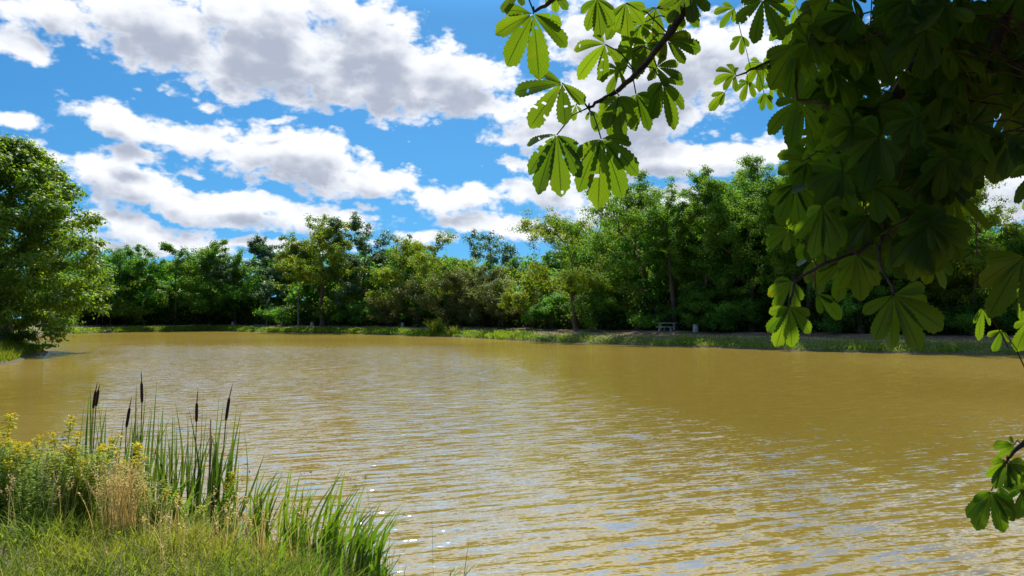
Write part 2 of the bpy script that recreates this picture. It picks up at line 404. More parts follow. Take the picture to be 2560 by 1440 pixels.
def water_mat():
    m = bpy.data.materials.new('pond_water'); m.use_nodes = True; N = NT(m.node_tree); N.n.clear()
    geo = N.node('ShaderNodeNewGeometry'); pos = geo.outputs['Position']
    th = R(24)
    # slope fields: each gives the tilt of the surface along the travel direction of one family of ripples
    def field(rot, sx, sy, amp, detail=2.0, rough=0.5, dist=0.0):
        v = N.mapping(pos, rot=(0, 0, -rot), sc=(1, 1, 1))
        v = N.mapping(v, sc=(sx, sy, 1))
        nz = N.noise(v, 1.0, detail, rough, dist=dist, dim='2D')
        s = N.math('MULTIPLY', N.math('SUBTRACT', nz.outputs[0], 0.5), amp * 2)
        return N.vmath('SCALE', (-math.sin(rot), math.cos(rot), 0), scale=s)
    gust = N.noise(pos, 0.06, 3.0, 0.5, dim='2D')
    sp = N.node('ShaderNodeSeparateXYZ'); N.l.new(pos, sp.inputs[0]); wx, wy = sp.outputs[0], sp.outputs[1]
    wobn = N.math('MULTIPLY', N.math('SUBTRACT', N.noise(pos, 0.16, 4.0, 0.6, dim='2D').outputs[0], .5), 7.0)
    lee = N.math('ADD', N.math('MULTIPLY_ADD', wy, 0.165, wx), wobn)            # sheltered by the tall trees on the right bank
    m1 = N.mapr(lee, 4.2, 8.6, 1.0, 0.0)
    m2 = N.mapr(N.math('ADD', N.math('MULTIPLY_ADD', wy, 0.5, wx), N.math('MULTIPLY', wobn, .4)), -3.2, -0.6)   # and by the big chestnut
    m3 = N.mapr(N.math('ADD', wy, wobn), 62, 78, 1.0, 0.0)
    wind = N.math('MULTIPLY', m1, N.math('MULTIPLY', m2, m3))
    a = field(th, 0.75, 5.6, WAVE * 0.36, 2.0, 0.5, 0.3)
    b = field(R(14), 1.8, 13.0, WAVE * 0.34, 2.0, 0.55, 0.2)
    c = field(R(42), 2.4, 12.0, WAVE * 0.16, 2.0, 0.5)
    d = field(R(5), 10.0, 30.0, WAVE * 0.20, 1.0, 0.5)
    e = field(R(100), 1.2, 3.0, WAVE * 0.12, 2.0, 0.5)
    s = N.vmath('ADD', N.vmath('ADD', a, b), N.vmath('ADD', c, N.vmath('ADD', d, e)))
    s = N.vmath('SCALE', s, scale=N.math('MULTIPLY', N.mapr(gust.outputs[0], 0.35, 0.65, 0.85, 1.15, 'LINEAR'), N.mapr(wind, 0, 1, CALM, 1.0, 'LINEAR')))
    # a slope turned away from the line of sight hides behind its own crest: fold it over to the side that can be seen
    inc = geo.outputs['Incoming']; ih = N.vmath('NORMALIZE', N.vmath('MULTIPLY', inc, (1, 1, 0)))
    isp = N.node('ShaderNodeSeparateXYZ'); N.l.new(inc, isp.inputs[0])
    graz = N.math('DIVIDE', isp.outputs[2], N.math('MAXIMUM', N.vmath('LENGTH', N.vmath('MULTIPLY', inc, (1, 1, 0))), 0.001))
    tv = N.vmath('DOT_PRODUCT', s, ih)
    fold = N.math('SUBTRACT', N.math('SUBTRACT', N.math('ABSOLUTE', N.math('ADD', tv, graz)), graz), tv)
    s = N.vmath('ADD', s, N.vmath('SCALE', ih, scale=fold))
    nrmv = N.vmath('NORMALIZE', N.vmath('ADD', s, (0, 0, 1)))
    murk = N.noise(pos, 0.05, 3.0, 0.5, dim='2D')
    col = N.mix(N.mapr(murk.outputs[0], 0.35, 0.65), C4(WATER1), C4(WATER2))
    df = N.node('ShaderNodeBsdfDiffuse'); N.l.new(col, df.inputs['Color']); N.l.new(N.vmath('NORMALIZE', N.vmath('ADD', N.vmath('SCALE', s, scale=2.6), (0, 0, 1))), df.inputs['Normal'])          # silt lit from above
    gl = N.node('ShaderNodeBsdfGlossy'); gl.inputs['Roughness'].default_value = 0.05; N.l.new(nrmv, gl.inputs['Normal'])
    fr = N.node('ShaderNodeFresnel'); fr.inputs['IOR'].default_value = 1.75; N.l.new(nrmv, fr.inputs['Normal'])
    mx = N.node('ShaderNodeMixShader'); N.l.new(N.math('MINIMUM', N.math('MULTIPLY', fr.outputs[0], 1.6), 0.635), mx.inputs[0])
    N.l.new(df.outputs[0], mx.inputs[1]); N.l.new(gl.outputs[0], mx.inputs[2])
    o = N.node('ShaderNodeOutputMaterial'); N.l.new(mx.outputs[0], o.inputs[0])
    return m
WAVE = 0.84
CALM = 0.42
WATER1, WATER2 = (0.290, 0.194, 0.031), (0.340, 0.230, 0.044)
M_WATER = water_mat()

def ground_mat(name, mode):
    m = bpy.data.materials.new(name); m.use_nodes = True; N = NT(m.node_tree); N.n.clear()
    geo = N.node('ShaderNodeNewGeometry'); pos = geo.outputs['Position']
    n1 = N.noise(pos, 0.7, 6.0, 0.6); n2 = N.noise(pos, 5.0, 5.0, 0.6); n3 = N.noise(pos, 28.0, 3.0, 0.6)
    dirt = N.mix(N.mapr(n2.outputs[0], 0.3, 0.7), C4((0.09, 0.066, 0.045)), C4((0.19, 0.14, 0.095)))
    if mode == 'path':
        col = N.mix(N.mapr(n1.outputs[0], 0.5, 0.68), dirt, C4((0.24, 0.20, 0.10)))
    else:
        at = N.node('ShaderNodeAttribute', attribute_name='shore')
        s = N.math('ADD', at.outputs['Fac'], N.math('MULTIPLY', N.math('SUBTRACT', n1.outputs[0], 0.5), 2.5))
        green = N.mix(N.mapr(n2.outputs[0], 0.3, 0.7), C4((0.075, 0.085, 0.02)), C4((0.20, 0.165, 0.065)))
        dry = N.mix(N.mapr(n2.outputs[0], 0.3, 0.7), C4((0.10, 0.075, 0.04)), C4((0.23, 0.17, 0.09)))
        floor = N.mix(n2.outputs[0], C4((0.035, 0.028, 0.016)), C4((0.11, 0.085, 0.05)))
        mud = C4((0.10, 0.075, 0.045))
        col = N.mix(N.mapr(at.outputs['Fac'], -0.1, 0.25), mud, green)
        col = N.mix(N.mapr(s, 1.6, 3.4), col, dry)
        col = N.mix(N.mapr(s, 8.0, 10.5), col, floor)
        col = N.mix(N.mapr(n3.outputs[0], 0.45, 0.75, 0, 0.35), col, C4((0.05, 0.04, 0.02)))
    p = N.node('ShaderNodeBsdfPrincipled'); N.l.new(col, p.inputs['Base Color']); p.inputs['Roughness'].default_value = 0.95
    p.inputs['Specular IOR Level'].default_value = 0.15
    b = N.node('ShaderNodeBump'); b.inputs['Distance'].default_value = 0.06; N.l.new(n2.outputs[0], b.inputs['Height']); N.l.new(b.outputs[0], p.inputs['Normal'])
    o = N.node('ShaderNodeOutputMaterial'); N.l.new(p.outputs[0], o.inputs[0])
    return m
M_GROUND = ground_mat('bank_earth', 'bank'); M_PATH = ground_mat('path_earth', 'path')

# ------------------------------------------------------------------ pond outline and terrain
far_px = [(170, 835), (300, 830.5), (430, 828.5), (550, 827.5), (640, 830.5), (800, 832.5), (1000, 838.5), (1150, 843), (1300, 851), (1500, 859),
          (1700, 866), (1900, 873), (2100, 880), (2300, 884), (2560, 888)]
far = [G0(*p)[:2] for p in far_px]
left = [G0(*p)[:2] for p in [(0, 912), (60, 893), (112, 880)]]
near = [(-1.15, 7.0), (-2.0, 7.25), (-3, 7.6), (-4, 8.0), (-5.5, 8.7), (-7.2, 9.5), (-9.5, 10.6), (-15, 14), (-23, 22), (-28.5, 31)]
outline = [(46, 50), (58, 42), (60, 25), (40, 8), (20, 3.6), (8, 3.2), (3, 3.6), (0.5, 4.8), (-0.6, 6.1)] + near + [tuple(v) for v in left] + \
          [(-41, 63), (-54, 80), (-66, 96), (-74, 112)] + [tuple(v) for v in far]
outline = np.array(outline, float)
def catmull(P, k=8):
    n = len(P); out = []
    for i in range(n):
        p0, p1, p2, p3 = P[(i - 1) % n], P[i], P[(i + 1) % n], P[(i + 2) % n]
        for t in np.arange(k) / k:
            out.append(0.5 * ((2 * p1) + (-p0 + p2) * t + (2 * p0 - 5 * p1 + 4 * p2 - p3) * t * t + (-p0 + 3 * p1 - 3 * p2 + p3) * t ** 3))
    return np.array(out)
POND = catmull(outline, 6)
def shore_dist(Pt):
    """signed distance to the waterline, positive on land"""
    Pt = np.asarray(Pt, float).reshape(-1, 2); A = POND; B = np.roll(POND, -1, 0); D = B - A; L2 = (D ** 2).sum(1) + 1e-12
    res = np.empty(len(Pt))
    for i in range(0, len(Pt), 20000):
        q = Pt[i:i + 20000]
        d = q[:, None, :] - A[None]
        t = np.clip((d * D).sum(-1) / L2, 0, 1)
        dist = np.sqrt(((d - t[..., None] * D) ** 2).sum(-1).min(1))
        c = ((A[None, :, 1] > q[:, None, 1]) != (B[None, :, 1] > q[:, None, 1]))
        xi = A[:, 0] + (q[:, None, 1] - A[:, 1]) / np.where(np.abs(D[:, 1]) < 1e-9, 1e-9, D[:, 1]) * D[:, 0]
        ins = (np.sum(c & (q[:, None, 0] < xi), 1) % 2) == 1
        res[i:i + 20000] = np.where(ins, -dist, dist)
    return res
def sstep(x, a, b):
    t = np.clip((x - a) / (b - a), 0, 1); return t * t * (3 - 2 * t)
def wob(x, y): return 0.06 * np.sin(x * 0.9 + 1.3 * np.sin(y * 0.4)) + 0.05 * np.sin(y * 1.1 + x * 0.5 + 2)
def ground_z(x, y, s=None):
    x = np.asarray(x, float); y = np.asarray(y, float)
    if s is None: s = shore_dist(np.stack([x.ravel(), y.ravel()], -1)).reshape(x.shape)
    z = 0.10 * sstep(s, 0, 0.12) + 0.72 * sstep(s, -0.1, 1.9) + 0.43 * sstep(s, 2.4, 8.0)
    z = np.where(s > 0, z + wob(x, y) * sstep(s, 0.3, 3), -0.7 * sstep(-s, 0, 2.5))
    return z
def gz(x, y): return float(ground_z(np.array([x]), np.array([y]))[0])
def on_ground(px, off, start=40.0):
    """first land point beyond the water along a sight line, 'off' metres behind the waterline"""
    dd = np.arange(start, 260, 0.25); x = (px - 1280) / F * dd / CP
    s = shore_dist(np.stack([x, dd], -1)); inw = np.where(s < 0)[0]
    k0 = inw[0] if len(inw) else 0
    k = k0 + np.argmax(s[k0:] >= off)
    return np.array([x[k], dd[k], gz(x[k], dd[k])])

def axis_pts(segs):
    a = [np.arange(s, e, st) for s, e, st in segs]; return np.concatenate(a + [np.array([segs[-1][1]])])
gx = axis_pts([(-2500, -400, 700), (-400, -160, 40), (-160, -14, 0.7), (-14, 6, 0.25), (6, 120, 0.7), (120, 400, 40), (400, 2500, 700)])
gy = axis_pts([(-2500, -400, 700), (-400, -30, 40), (-30, -2, 0.7), (-2, 16, 0.25), (16, 230, 0.7), (230, 400, 40), (400, 2500, 700)])
X, Y = np.meshgrid(gx, gy); S = shore_dist(np.stack([X.ravel(), Y.ravel()], -1)).reshape(X.shape); Z = ground_z(X, Y, S)
nx, ny = len(gx), len(gy)
ii = np.arange(ny - 1)[:, None] * nx; jj = np.arange(nx - 1)[None]
FQ = np.stack([ii + jj, ii + jj + 1, ii + nx + jj + 1, ii + nx + jj], -1).reshape(-1, 4)
Sf = S.ravel()[FQ].mean(1); Yf = Y.ravel()[FQ].mean(1); Xf = X.ravel()[FQ].mean(1)
ispath = (Sf > 5.0) & (Sf < 6.9) & (Yf > 45) & (Xf > -75)
VV = np.stack([X, Y, Z], -1).reshape(-1, 3)
def sub_grid(name, sel, mat):
    f = FQ[sel]; u, inv = np.unique(f, return_inverse=True)
    me = np_mesh(name, VV[u], inv.reshape(-1, 4), True, vattr={'shore': S.ravel()[u]}); me.materials.append(mat)
    o = link(name, me); o['kind'] = 'structure'; return o
sub_grid('ground', ~ispath, M_GROUND); sub_grid('path', ispath, M_PATH)
wm = MB(); wm.add([(-110, 1, 0), (75, 1, 0), (75, 190, 0), (-110, 190, 0)], [[0, 1, 2, 3]])
tag(wm.build('water', M_WATER), kind='structure')

# ------------------------------------------------------------------ trees
def skeleton(rng, attr, trunk, wander=0.12, pathw=0.30):
    """grow limbs from a trunk line to every attractor (x,y,z)"""
    nodes = [np.array(p, float) for p in trunk]; par = [-1] + list(range(len(trunk) - 1)); plen = [0.0]
    for i in range(1, len(trunk)): plen.append(plen[-1] + float(np.linalg.norm(nodes[i] - nodes[i - 1])))
    first = max(1, int(len(trunk) * 0.45))
    tr = np.array(trunk)
    order = np.argsort([np.linalg.norm(tr[first:] - a, axis=1).min() for a in attr])
    tips = []
    N = np.array(nodes)
    for oi in order:
        a = attr[oi]
        d = a - N; dist = np.linalg.norm(d, axis=1)
        cost = dist + pathw * np.array(plen) + 0.9 * np.maximum(0, N[:, 2] - a[2] + 0.1 * dist)
        cost[:first] += 1e3
        k = int(np.argmin(cost)); p0 = nodes[k]; L = dist[k]
        m = max(2, int(L / 0.8)); prev = k
        side = rng.normal(size=3) * wander * L; side[2] += 0.10 * L
        for j in range(1, m + 1):
            t = j / m
            q = p0 + (a - p0) * t + side * math.sin(math.pi * t) * 0.6 + rng.normal(size=3) * 0.03 * L / m
            nodes.append(q); par.append(prev); plen.append(plen[prev] + L / m); prev = len(nodes) - 1
        tips.append(prev); N = np.array(nodes)
    return N, np.array(par), tips
def wood_mesh(mb, N, par, r_base, r_tip=0.018, e=2.3, sides=6, keep=0.0):
    n = len(N); acc = np.zeros(n); kids = np.zeros(n, int)
    for i in range(n - 1, 0, -1):
        if acc[i] == 0: acc[i] = 1.0
        acc[par[i]] += acc[i]; kids[par[i]] += 1
    if acc[0] == 0: acc[0] = 1
    r = acc ** (1 / e); r = r_tip + ((r - 1) / max(r.max() - 1, 1e-6)) ** 1.25 * (r_base - r_tip)
    zz = np.clip(N[:, 2] / max(N[:, 2].max(), .1), 0, 1); r = r_tip + (r - r_tip) * (1 - .78 * zz ** .8)
    T = []
    for i in range(1, n):
        p = par[i]
        if max(r[i], r[p]) < keep: continue
        T.append((p, i))
    T = np.array(T); A = N[T[:, 0]]; B = N[T[:, 1]]; ra = np.minimum(r[T[:, 0]], r[T[:, 1]] * 1.35); rb = r[T[:, 1]]
    B = B + (B - A) * 0.08
    D = nrm(B - A); ref = np.where(np.abs(D[:, 2:3]) < 0.9, np.array([[0, 0, 1.0]]), np.array([[1.0, 0, 0]]))
    Ux = nrm(np.cross(D, ref)); Vx = np.cross(D, Ux); th = np.arange(sides) / sides * 2 * np.pi
    ring = np.cos(th)[None, :, None] * Ux[:, None] + np.sin(th)[None, :, None] * Vx[:, None]
    V = np.concatenate([A[:, None] + ring * ra[:, None, None], B[:, None] + ring * rb[:, None, None]], 1)
    q = np.stack([np.arange(sides), (np.arange(sides) + 1) % sides, sides + (np.arange(sides) + 1) % sides, sides + np.arange(sides)], -1)
    mb.add(V.reshape(-1, 3), (np.arange(len(T))[:, None, None] * 2 * sides + q[None]).reshape(-1, 4))
    return r

def crown_points(rng, W, H, z0, n, lobes, shape='round', flat=1.0):
    """attractors inside a lumpy crown: random lobes packed into an envelope from z0 to H"""
    out = []
    zc = (z0 + H) / 2; rz = (H - z0) / 2
    L = []
    while len(L) < lobes:
        v = rng.normal(size=3); v /= np.linalg.norm(v); rr = rng.uniform(0.50, 0.92)
        c = v * rr
        wz = 1.0
        if shape == 'cone': wz = 1.0 - 0.45 * max(0, c[2])
        if shape == 'top': wz = 1.0 - 0.5 * max(0, -c[2])
        L.append((c[0] * wz, c[1] * wz * flat, c[2], rng.uniform(0.22, 0.42)))
    L.append((0, 0, 0.72, 0.30))
    L = np.array(L)
    k = rng.integers(0, len(L), n)
    v = rng.normal(size=(n, 3)); v = v / np.linalg.norm(v, axis=1, keepdims=True) * (rng.uniform(0, 1, (n, 1)) ** 0.45)
    P = L[k, :3] + v * L[k, 3:4]
    zq = np.clip(np.abs(P[:, 2]), 0, .98); dome = np.clip(np.sqrt((1 - zq ** 3.2) / (1 - zq ** 2)), 1, 1.5)
    if shape != 'cone': P[:, :2] *= dome[:, None]
    P = np.stack([P[:, 0] * W * .57, P[:, 1] * W * .57, zc + P[:, 2] * rz], -1)
    P[:, 0] *= W * .46 / np.percentile(np.abs(P[:, 0]), 96); P[:, 1] *= W * .46 / np.percentile(np.abs(P[:, 1]), 96)
    zr = np.percentile(P[:, 2], 99.3); P[:, 2] = z0 + (P[:, 2] - z0) * (H - .5 - z0) / max(zr - z0, .1)
    P[:, 2] = np.clip(P[:, 2], max(0.3, z0 * 0.8), H - 0.2)
    return P

def make_tree(name, label, cat, loc, W, H, z0, mat, bark, seed, leaf, dens=1.0, n_attr=110, lobes=10, shape='round', r_base=None, lean=(0, 0),
              trunk_top=0.75, spread=0.75, group=None, flat=1.0, twigs=0.0, aspect=0.6, keep=0.02, stems=1, trunk_name='trunk', bark_label=None):
    rng = np.random.default_rng(seed)
    root = thing(name, label, cat, loc, 0, group)
    attr = crown_points(rng, W, H, z0, int(n_attr * 1.35), lobes + 4, shape, flat)
    r_base = r_base or H * 0.020
    wood = MB()
    tips_all = []
    for sidx in range(stems):
        off = np.array([0, 0]) if stems == 1 else rng.normal(size=2) * W * 0.06
        zt = H * trunk_top; m = 9
        sway = np.cumsum(rng.normal(size=(m, 2)) * H * 0.006, 0)
        trunk = [(off[0] + lean[0] * (k / (m - 1)) + sway[k, 0] * (k > 0), off[1] + lean[1] * (k / (m - 1)) + sway[k, 1] * (k > 0), zt * k / (m - 1) - (0.25 if k == 0 else 0)) for k in range(m)]
        sub = attr if stems == 1 else attr[sidx::stems]
        N, par, tips = skeleton(rng, sub, trunk)
        wood_mesh(wood, N, par, r_base / math.sqrt(stems) * (1.15 if stems > 1 else 1), keep=keep)
        # root flare
        tube(wood, [(off[0], off[1], -0.3), (off[0] * 1, off[1], 0.1), (trunk[1][0] * .4 + off[0] * .6, trunk[1][1] * .4 + off[1] * .6, zt / 8 * 0.6)], np.array([1.5, 1.25, 0.9]) * r_base / math.sqrt(stems), 8)
        tips_all.append((N, tips, par))
    wo = wood.build(trunk_name, bark, root, True)
    if bark_label: wo['label'] = bark_label
    C = []
    for N, tips, par in tips_all:
        for t in tips:
            C.append(N[t]); p = par[t]
            if p > 0: C.append(N[p])
            pp = par[p] if p > 0 else -1
            if pp > 0 and rng.random() < 0.5: C.append(N[pp])
    C = np.array(C)
    area = W * (H - z0) * 0.8
    nl = int(area * 15.0 / leaf ** 2 * dens)
    rad = spread * float(np.clip(W * 0.115, .40, 1.35))
    cr = MB(); clump_leaves(cr, C, rad, nl, leaf, rng, aspect)
    cr.build('crown', mat, root)
    return root

# (label, px centre, px top, px width, metres behind waterline, crown bottom as share of height, leaf mat, bark, kind, density, seed)
T = []
def forest_tree(label, px, py, wpx, off, z0f, mat, bark=None, dens=1.0, seed=1, name='broadleaf_tree', cat='tree', **kw):
    py = py - (14 if px < 700 else 8 if px < 1250 else 0) * (cat == 'tree')
    p = on_ground(px, off, 70.0 if px < 300 else 40.0)
    d = p[1]; top = U(px, py, d)[2]; H = top - p[2]; W = wpx / F * d * 1.38
    leaf = float(np.clip(d * 0.00235, 0.16, 0.38))
    return make_tree(name, label, cat, p, W, H, H * z0f, mat, bark or M_BARK, seed, leaf, dens, group='trees along the far bank' if cat == 'tree' else 'bushes along the far bank', **kw)

forest_tree('dark rounded tree seen just past the right edge of the big chestnut crown', 300, 628, 150, 11, .18, M_MAPLE, dens=.9, seed=11)
forest_tree('tall dark tree standing half hidden behind the chestnut crown at the pond corner', 215, 640, 150, 14, .15, M_MAPLE, seed=12)
forest_tree('broad domed green tree, first big dome past the chestnut on the far shore', 440, 612, 170, 9, .10, M_OAK, seed=13, lobes=14)
forest_tree('dense green tree merging into the right flank of the broad dome by the sky notch', 525, 615, 110, 9, .10, M_OAK, seed=14)
forest_tree('tall bluish green feathery tree just right of the low sky notch', 645, 604, 140, 12, .12, M_POP, seed=15, shape='cone')
forest_tree('dark green low crowned tree left of the feathery bluish tree', 590, 668, 100, 8, .12, M_MAPLE, seed=16)
forest_tree('slender tree with pale curved stem in front of the dark wood', 668, 680, 60, 7, .35, M_POP, M_BIRCH, dens=.55, seed=17, n_attr=45, r_base=.16)
forest_tree('thin tree with pale straight lower trunk left of the tall oak', 747, 610, 90, 7, .40, M_OAKY, M_BIRCH, dens=.7, seed=18, n_attr=60, r_base=.20)
forest_tree('tallest oak of the left half, thick visible trunk above the sandy bare patch', 808, 546, 165, 6.5, .24, M_OAKY, M_BARK, dens=1.0, seed=19, lobes=14, n_attr=140, r_base=.52)
forest_tree('tall narrow dark green tree close on the right of the tallest left oak', 908, 550, 120, 10, .08, M_POP, dens=1.1, seed=20, lobes=13)
forest_tree('yellowish rounded tree between the narrow dark tree and the sparse one', 1002, 600, 115, 8.5, .15, M_OAKY, dens=.95, seed=21)
forest_tree('small bluish tree tip peeking over the yellowish rounded tree', 1022, 594, 60, 18, .1, M_POP, dens=.8, seed=22)
forest_tree('sparse open tree with dark limbs showing against white cloud', 1112, 584, 125, 9, .22, M_OAKY, dens=.55, seed=23, n_attr=90, trunk_top=.6, r_base=.34)
forest_tree('distant bluish poplar rising alone in the dip of the treeline', 1228, 586, 112, 24, .1, M_POP, dens=.8, seed=24, lobes=12)
forest_tree('small distant tree filling the dip right of the lone poplar', 1300, 640, 90, 18, .1, M_OAK, dens=.9, seed=25)
forest_tree('spreading oak with fanned bare limbs and reddish trunk beside the path', 1440, 526, 215, 7.2, .28, M_OAKY, M_BARKR, dens=.7, seed=26, lobes=15, n_attr=150, trunk_top=.42, r_base=.36, spread=.7)
forest_tree('huge oak with forked pale trunk behind the picnic table', 1597, 432, 260, 9.5, .22, M_OAK, M_BARKR, dens=.75, seed=27, lobes=18, n_attr=190, trunk_top=.45, r_base=.52, spread=.7)
forest_tree('slim leaning tree filling the gap right of the huge oak', 1690, 440, 110, 9, .10, M_OAK, dens=.85, seed=28, n_attr=110, lean=(-1.2, 0))
forest_tree('tall light green tree above the concrete bin by the table', 1765, 418, 135, 9, .08, M_OAK, dens=.85, seed=29, n_attr=130, lobes=14)
forest_tree('highest treetop of the right bank, left of the hanging chestnut leaves', 1880, 388, 170, 9.5, .08, M_OAK, dens=.9, seed=30, n_attr=150, lobes=15)
forest_tree('tall tree half covered by the left edge of the hanging chestnut leaves', 2010, 395, 170, 9, .08, M_OAK, dens=.9, seed=31, n_attr=130)
forest_tree('tall tree mostly hidden behind the middle of the hanging chestnut leaves', 2150, 400, 190, 9, .08, M_MAPLE, dens=.9, seed=32)
forest_tree('tall tree seen in gaps below the densest hanging chestnut leaves', 2290, 410, 190, 9.5, .08, M_OAK, dens=.9, seed=33)
forest_tree('tall tree with sloping top in the sky gap of the hanging leaves', 2430, 452, 200, 9, .08, M_OAKY, M_BARKR, dens=.9, seed=34, lobes=14)
forest_tree('dark tree at the right end of the far bank', 2560, 545, 170, 9, .06, M_MAPLE, dens=1., seed=35)

B = dict(name='bush', cat='bush', trunk_name='stems', stems=3, trunk_top=.6, n_attr=60, r_base=.08, keep=.012)
forest_tree('small light green leafy tree standing low beside the chestnut crown', 258, 700, 105, 6.5, .06, M_LIME, dens=.8, seed=41, **B)
forest_tree('yellowish bush under the dark rounded tree at the pond corner', 322, 742, 60, 7, .03, M_OAKY, seed=42, **B)
forest_tree('bright sunlit green bush below the sky notch', 558, 742, 80, 9, .03, M_LIME, dens=.7, seed=43, **B)
forest_tree('dark low bush between the pale stemmed trees', 690, 762, 90, 6.5, .02, M_MAPLE, seed=44, **B)
forest_tree('sunlit bush close behind the trunk of the tallest left oak', 848, 728, 80, 9, .02, M_LIME, dens=.7, seed=45, **B)
forest_tree('dark bush right of the tallest left oak trunk', 905, 748, 90, 7.2, .02, M_MAPLE, seed=46, **B)
forest_tree('pale bush with yellowed foot left of the tall weeds', 975, 738, 80, 7, .02, M_WIL, dens=.9, seed=47, **B)
forest_tree('large pale green willow bush overtopping the weeds on the shore', 1045, 690, 110, 7.5, .03, M_WIL, dens=.95, seed=48, **B)
forest_tree('broad greyish willow bush at the middle of the far bank', 1150, 672, 140, 7, .03, M_WIL, dens=1., seed=49, **B)
forest_tree('tall feathery willow bush just left of the dip in the treeline', 1205, 660, 100, 7.5, .03, M_WIL, dens=.8, seed=50, **B)
forest_tree('brownish willow bush leaning over the path in the middle', 1262, 690, 120, 6.8, .03, M_WIL, dens=.9, seed=51, **B)
forest_tree('yellow green bush filling the space left of the spreading oak', 1340, 655, 120, 8, .03, M_OAKY, dens=.9, seed=52, **B)
forest_tree('dark bush at the foot of the spreading oak', 1390, 730, 110, 7.5, .02, M_MAPLE, seed=53, **B)
forest_tree('bush behind the spreading oak trunk on its right', 1500, 735, 120, 8, .02, M_OAK, dens=.8, seed=54, **B)
forest_tree('dark bush directly behind the picnic table', 1650, 745, 120, 9, .02, M_MAPLE, seed=55, **B)
forest_tree('tall dark bush behind the concrete bin by the table', 1760, 720, 110, 8.5, .02, M_MAPLE, seed=56, **B)
forest_tree('dark bush under the highest treetop', 1850, 735, 120, 8.5, .02, M_MAPLE, seed=57, **B)
forest_tree('dark bush seen under the big hanging chestnut leaf', 2090, 735, 150, 8.5, .02, M_MAPLE, seed=58, **B)
forest_tree('dark bush between the two lowest hanging leaf tips', 2420, 740, 160, 8.5, .02, M_MAPLE, seed=59, **B)

# the wood behind, one mass
def woodland():
    rng = np.random.default_rng(77)
    mb = MB(); wd = MB()
    spots = []
    for px in np.arange(120, 2700, 54):
        for row, (o0, pyk) in enumerate(((12.5, 0), (18, 0), (27, 0))):
            q = px + rng.uniform(-25, 25)
            spots.append((q, o0 + rng.uniform(-2, 3)))
    prof_x = [120, 250, 360, 480, 580, 640, 800, 960, 1060, 1200, 1300, 1440, 1550, 1700, 1880, 2200, 2400, 2560, 2700]
    prof_y = [655, 650, 648, 640, 682, 638, 615, 618, 632, 668, 660, 600, 530, 495, 455, 470, 510, 600, 640]
    for (px, off) in spots:
        p = on_ground(px, off, 70 if px < 300 else 40)
        d = p[1]; py = np.interp(px, prof_x, prof_y) + (rng.uniform(-18, 30) if off > 15 else rng.uniform(25, 85))
        H = U(px, py, d)[2] - p[2]; W = rng.uniform(6, 9)
        A = crown_points(rng, W, H, H * 0.06, 100, 12)
        leaf = float(np.clip(d * 0.0040, 0.3, 0.6))
        nl = int(W * H * 11.0 / leaf ** 2)
        clump_leaves(mb, p + A, 1.15, nl, leaf, rng, .65)
        tube(wd, [p + (0, 0, -0.2), p + (rng.normal() * .3, 0, H * .4), p + (rng.normal() * .5, 0, H * .8)], [0.2, 0.15, 0.05], 6)
    o = mb.build('woodland', M_MAPLE)
    tag(o, 'mass of dark green wood behind the front row of trees', 'wood', kind='stuff')
    w = wd.build('trunks', M_BARK, o)
woodland()

def undergrowth():
    rng = np.random.default_rng(5); mb = MB()
    n = 160000
    px = rng.uniform(150, 2640, n // 40)
    C = []
    for q in px:
        p = on_ground_fast(q, rng.uniform(8.5, 15))
        C.append(p)
    C = np.array(C); hh = rng.uniform(1.0, 4.6, len(C))
    k = np.repeat(np.arange(len(C)), 60)
    P = C[k] + np.stack([rng.normal(size=len(k)) * .7, rng.normal(size=len(k)) * .5, rng.uniform(0, 1, len(k)) ** .8 * hh[k]], -1)
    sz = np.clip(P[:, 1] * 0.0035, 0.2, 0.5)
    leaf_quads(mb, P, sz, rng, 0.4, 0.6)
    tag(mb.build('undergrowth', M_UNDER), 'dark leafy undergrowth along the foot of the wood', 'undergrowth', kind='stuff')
# cached shoreline per column
_cols = np.arange(100, 2700, 20); _offs = np.arange(0.0, 30, 0.5); _tab = None
def _build_tab():
    global _tab
    tab = np.zeros((len(_cols), len(_offs)))
    for i, px in enumerate(_cols):
        dd = np.arange(70.0 if px < 300 else 40.0, 260, 0.25); x = (px - 1280) / F * dd / CP
        s = shore_dist(np.stack([x, dd], -1)); k0 = np.where(s < 0)[0][0]
        for j, o in enumerate(_offs): tab[i, j] = dd[k0 + np.argmax(s[k0:] >= o)]
    _tab = tab
def on_ground_fast(px, off):
    i = np.clip((px - _cols[0]) / 20, 0, len(_cols) - 1.001); j = np.clip(off / 0.5, 0, len(_offs) - 1.001)
    i0, j0 = int(i), int(j); fi, fj = i - i0, j - j0
    d = (_tab[i0, j0] * (1 - fi) + _tab[i0 + 1, j0] * fi) * (1 - fj) + (_tab[i0, j0 + 1] * (1 - fi) + _tab[i0 + 1, j0 + 1] * fi) * fj
    x = (px - 1280) / F * d / CP
    s = off
    z = 0.10 * sstep(s, 0, .12) + 0.72 * sstep(s, -0.1, 1.9) + 0.43 * sstep(s, 2.4, 8.0) + float(wob(x, d)) * sstep(s, 0.3, 3)
    return np.array([x, d, float(z)])
_build_tab()
undergrowth()

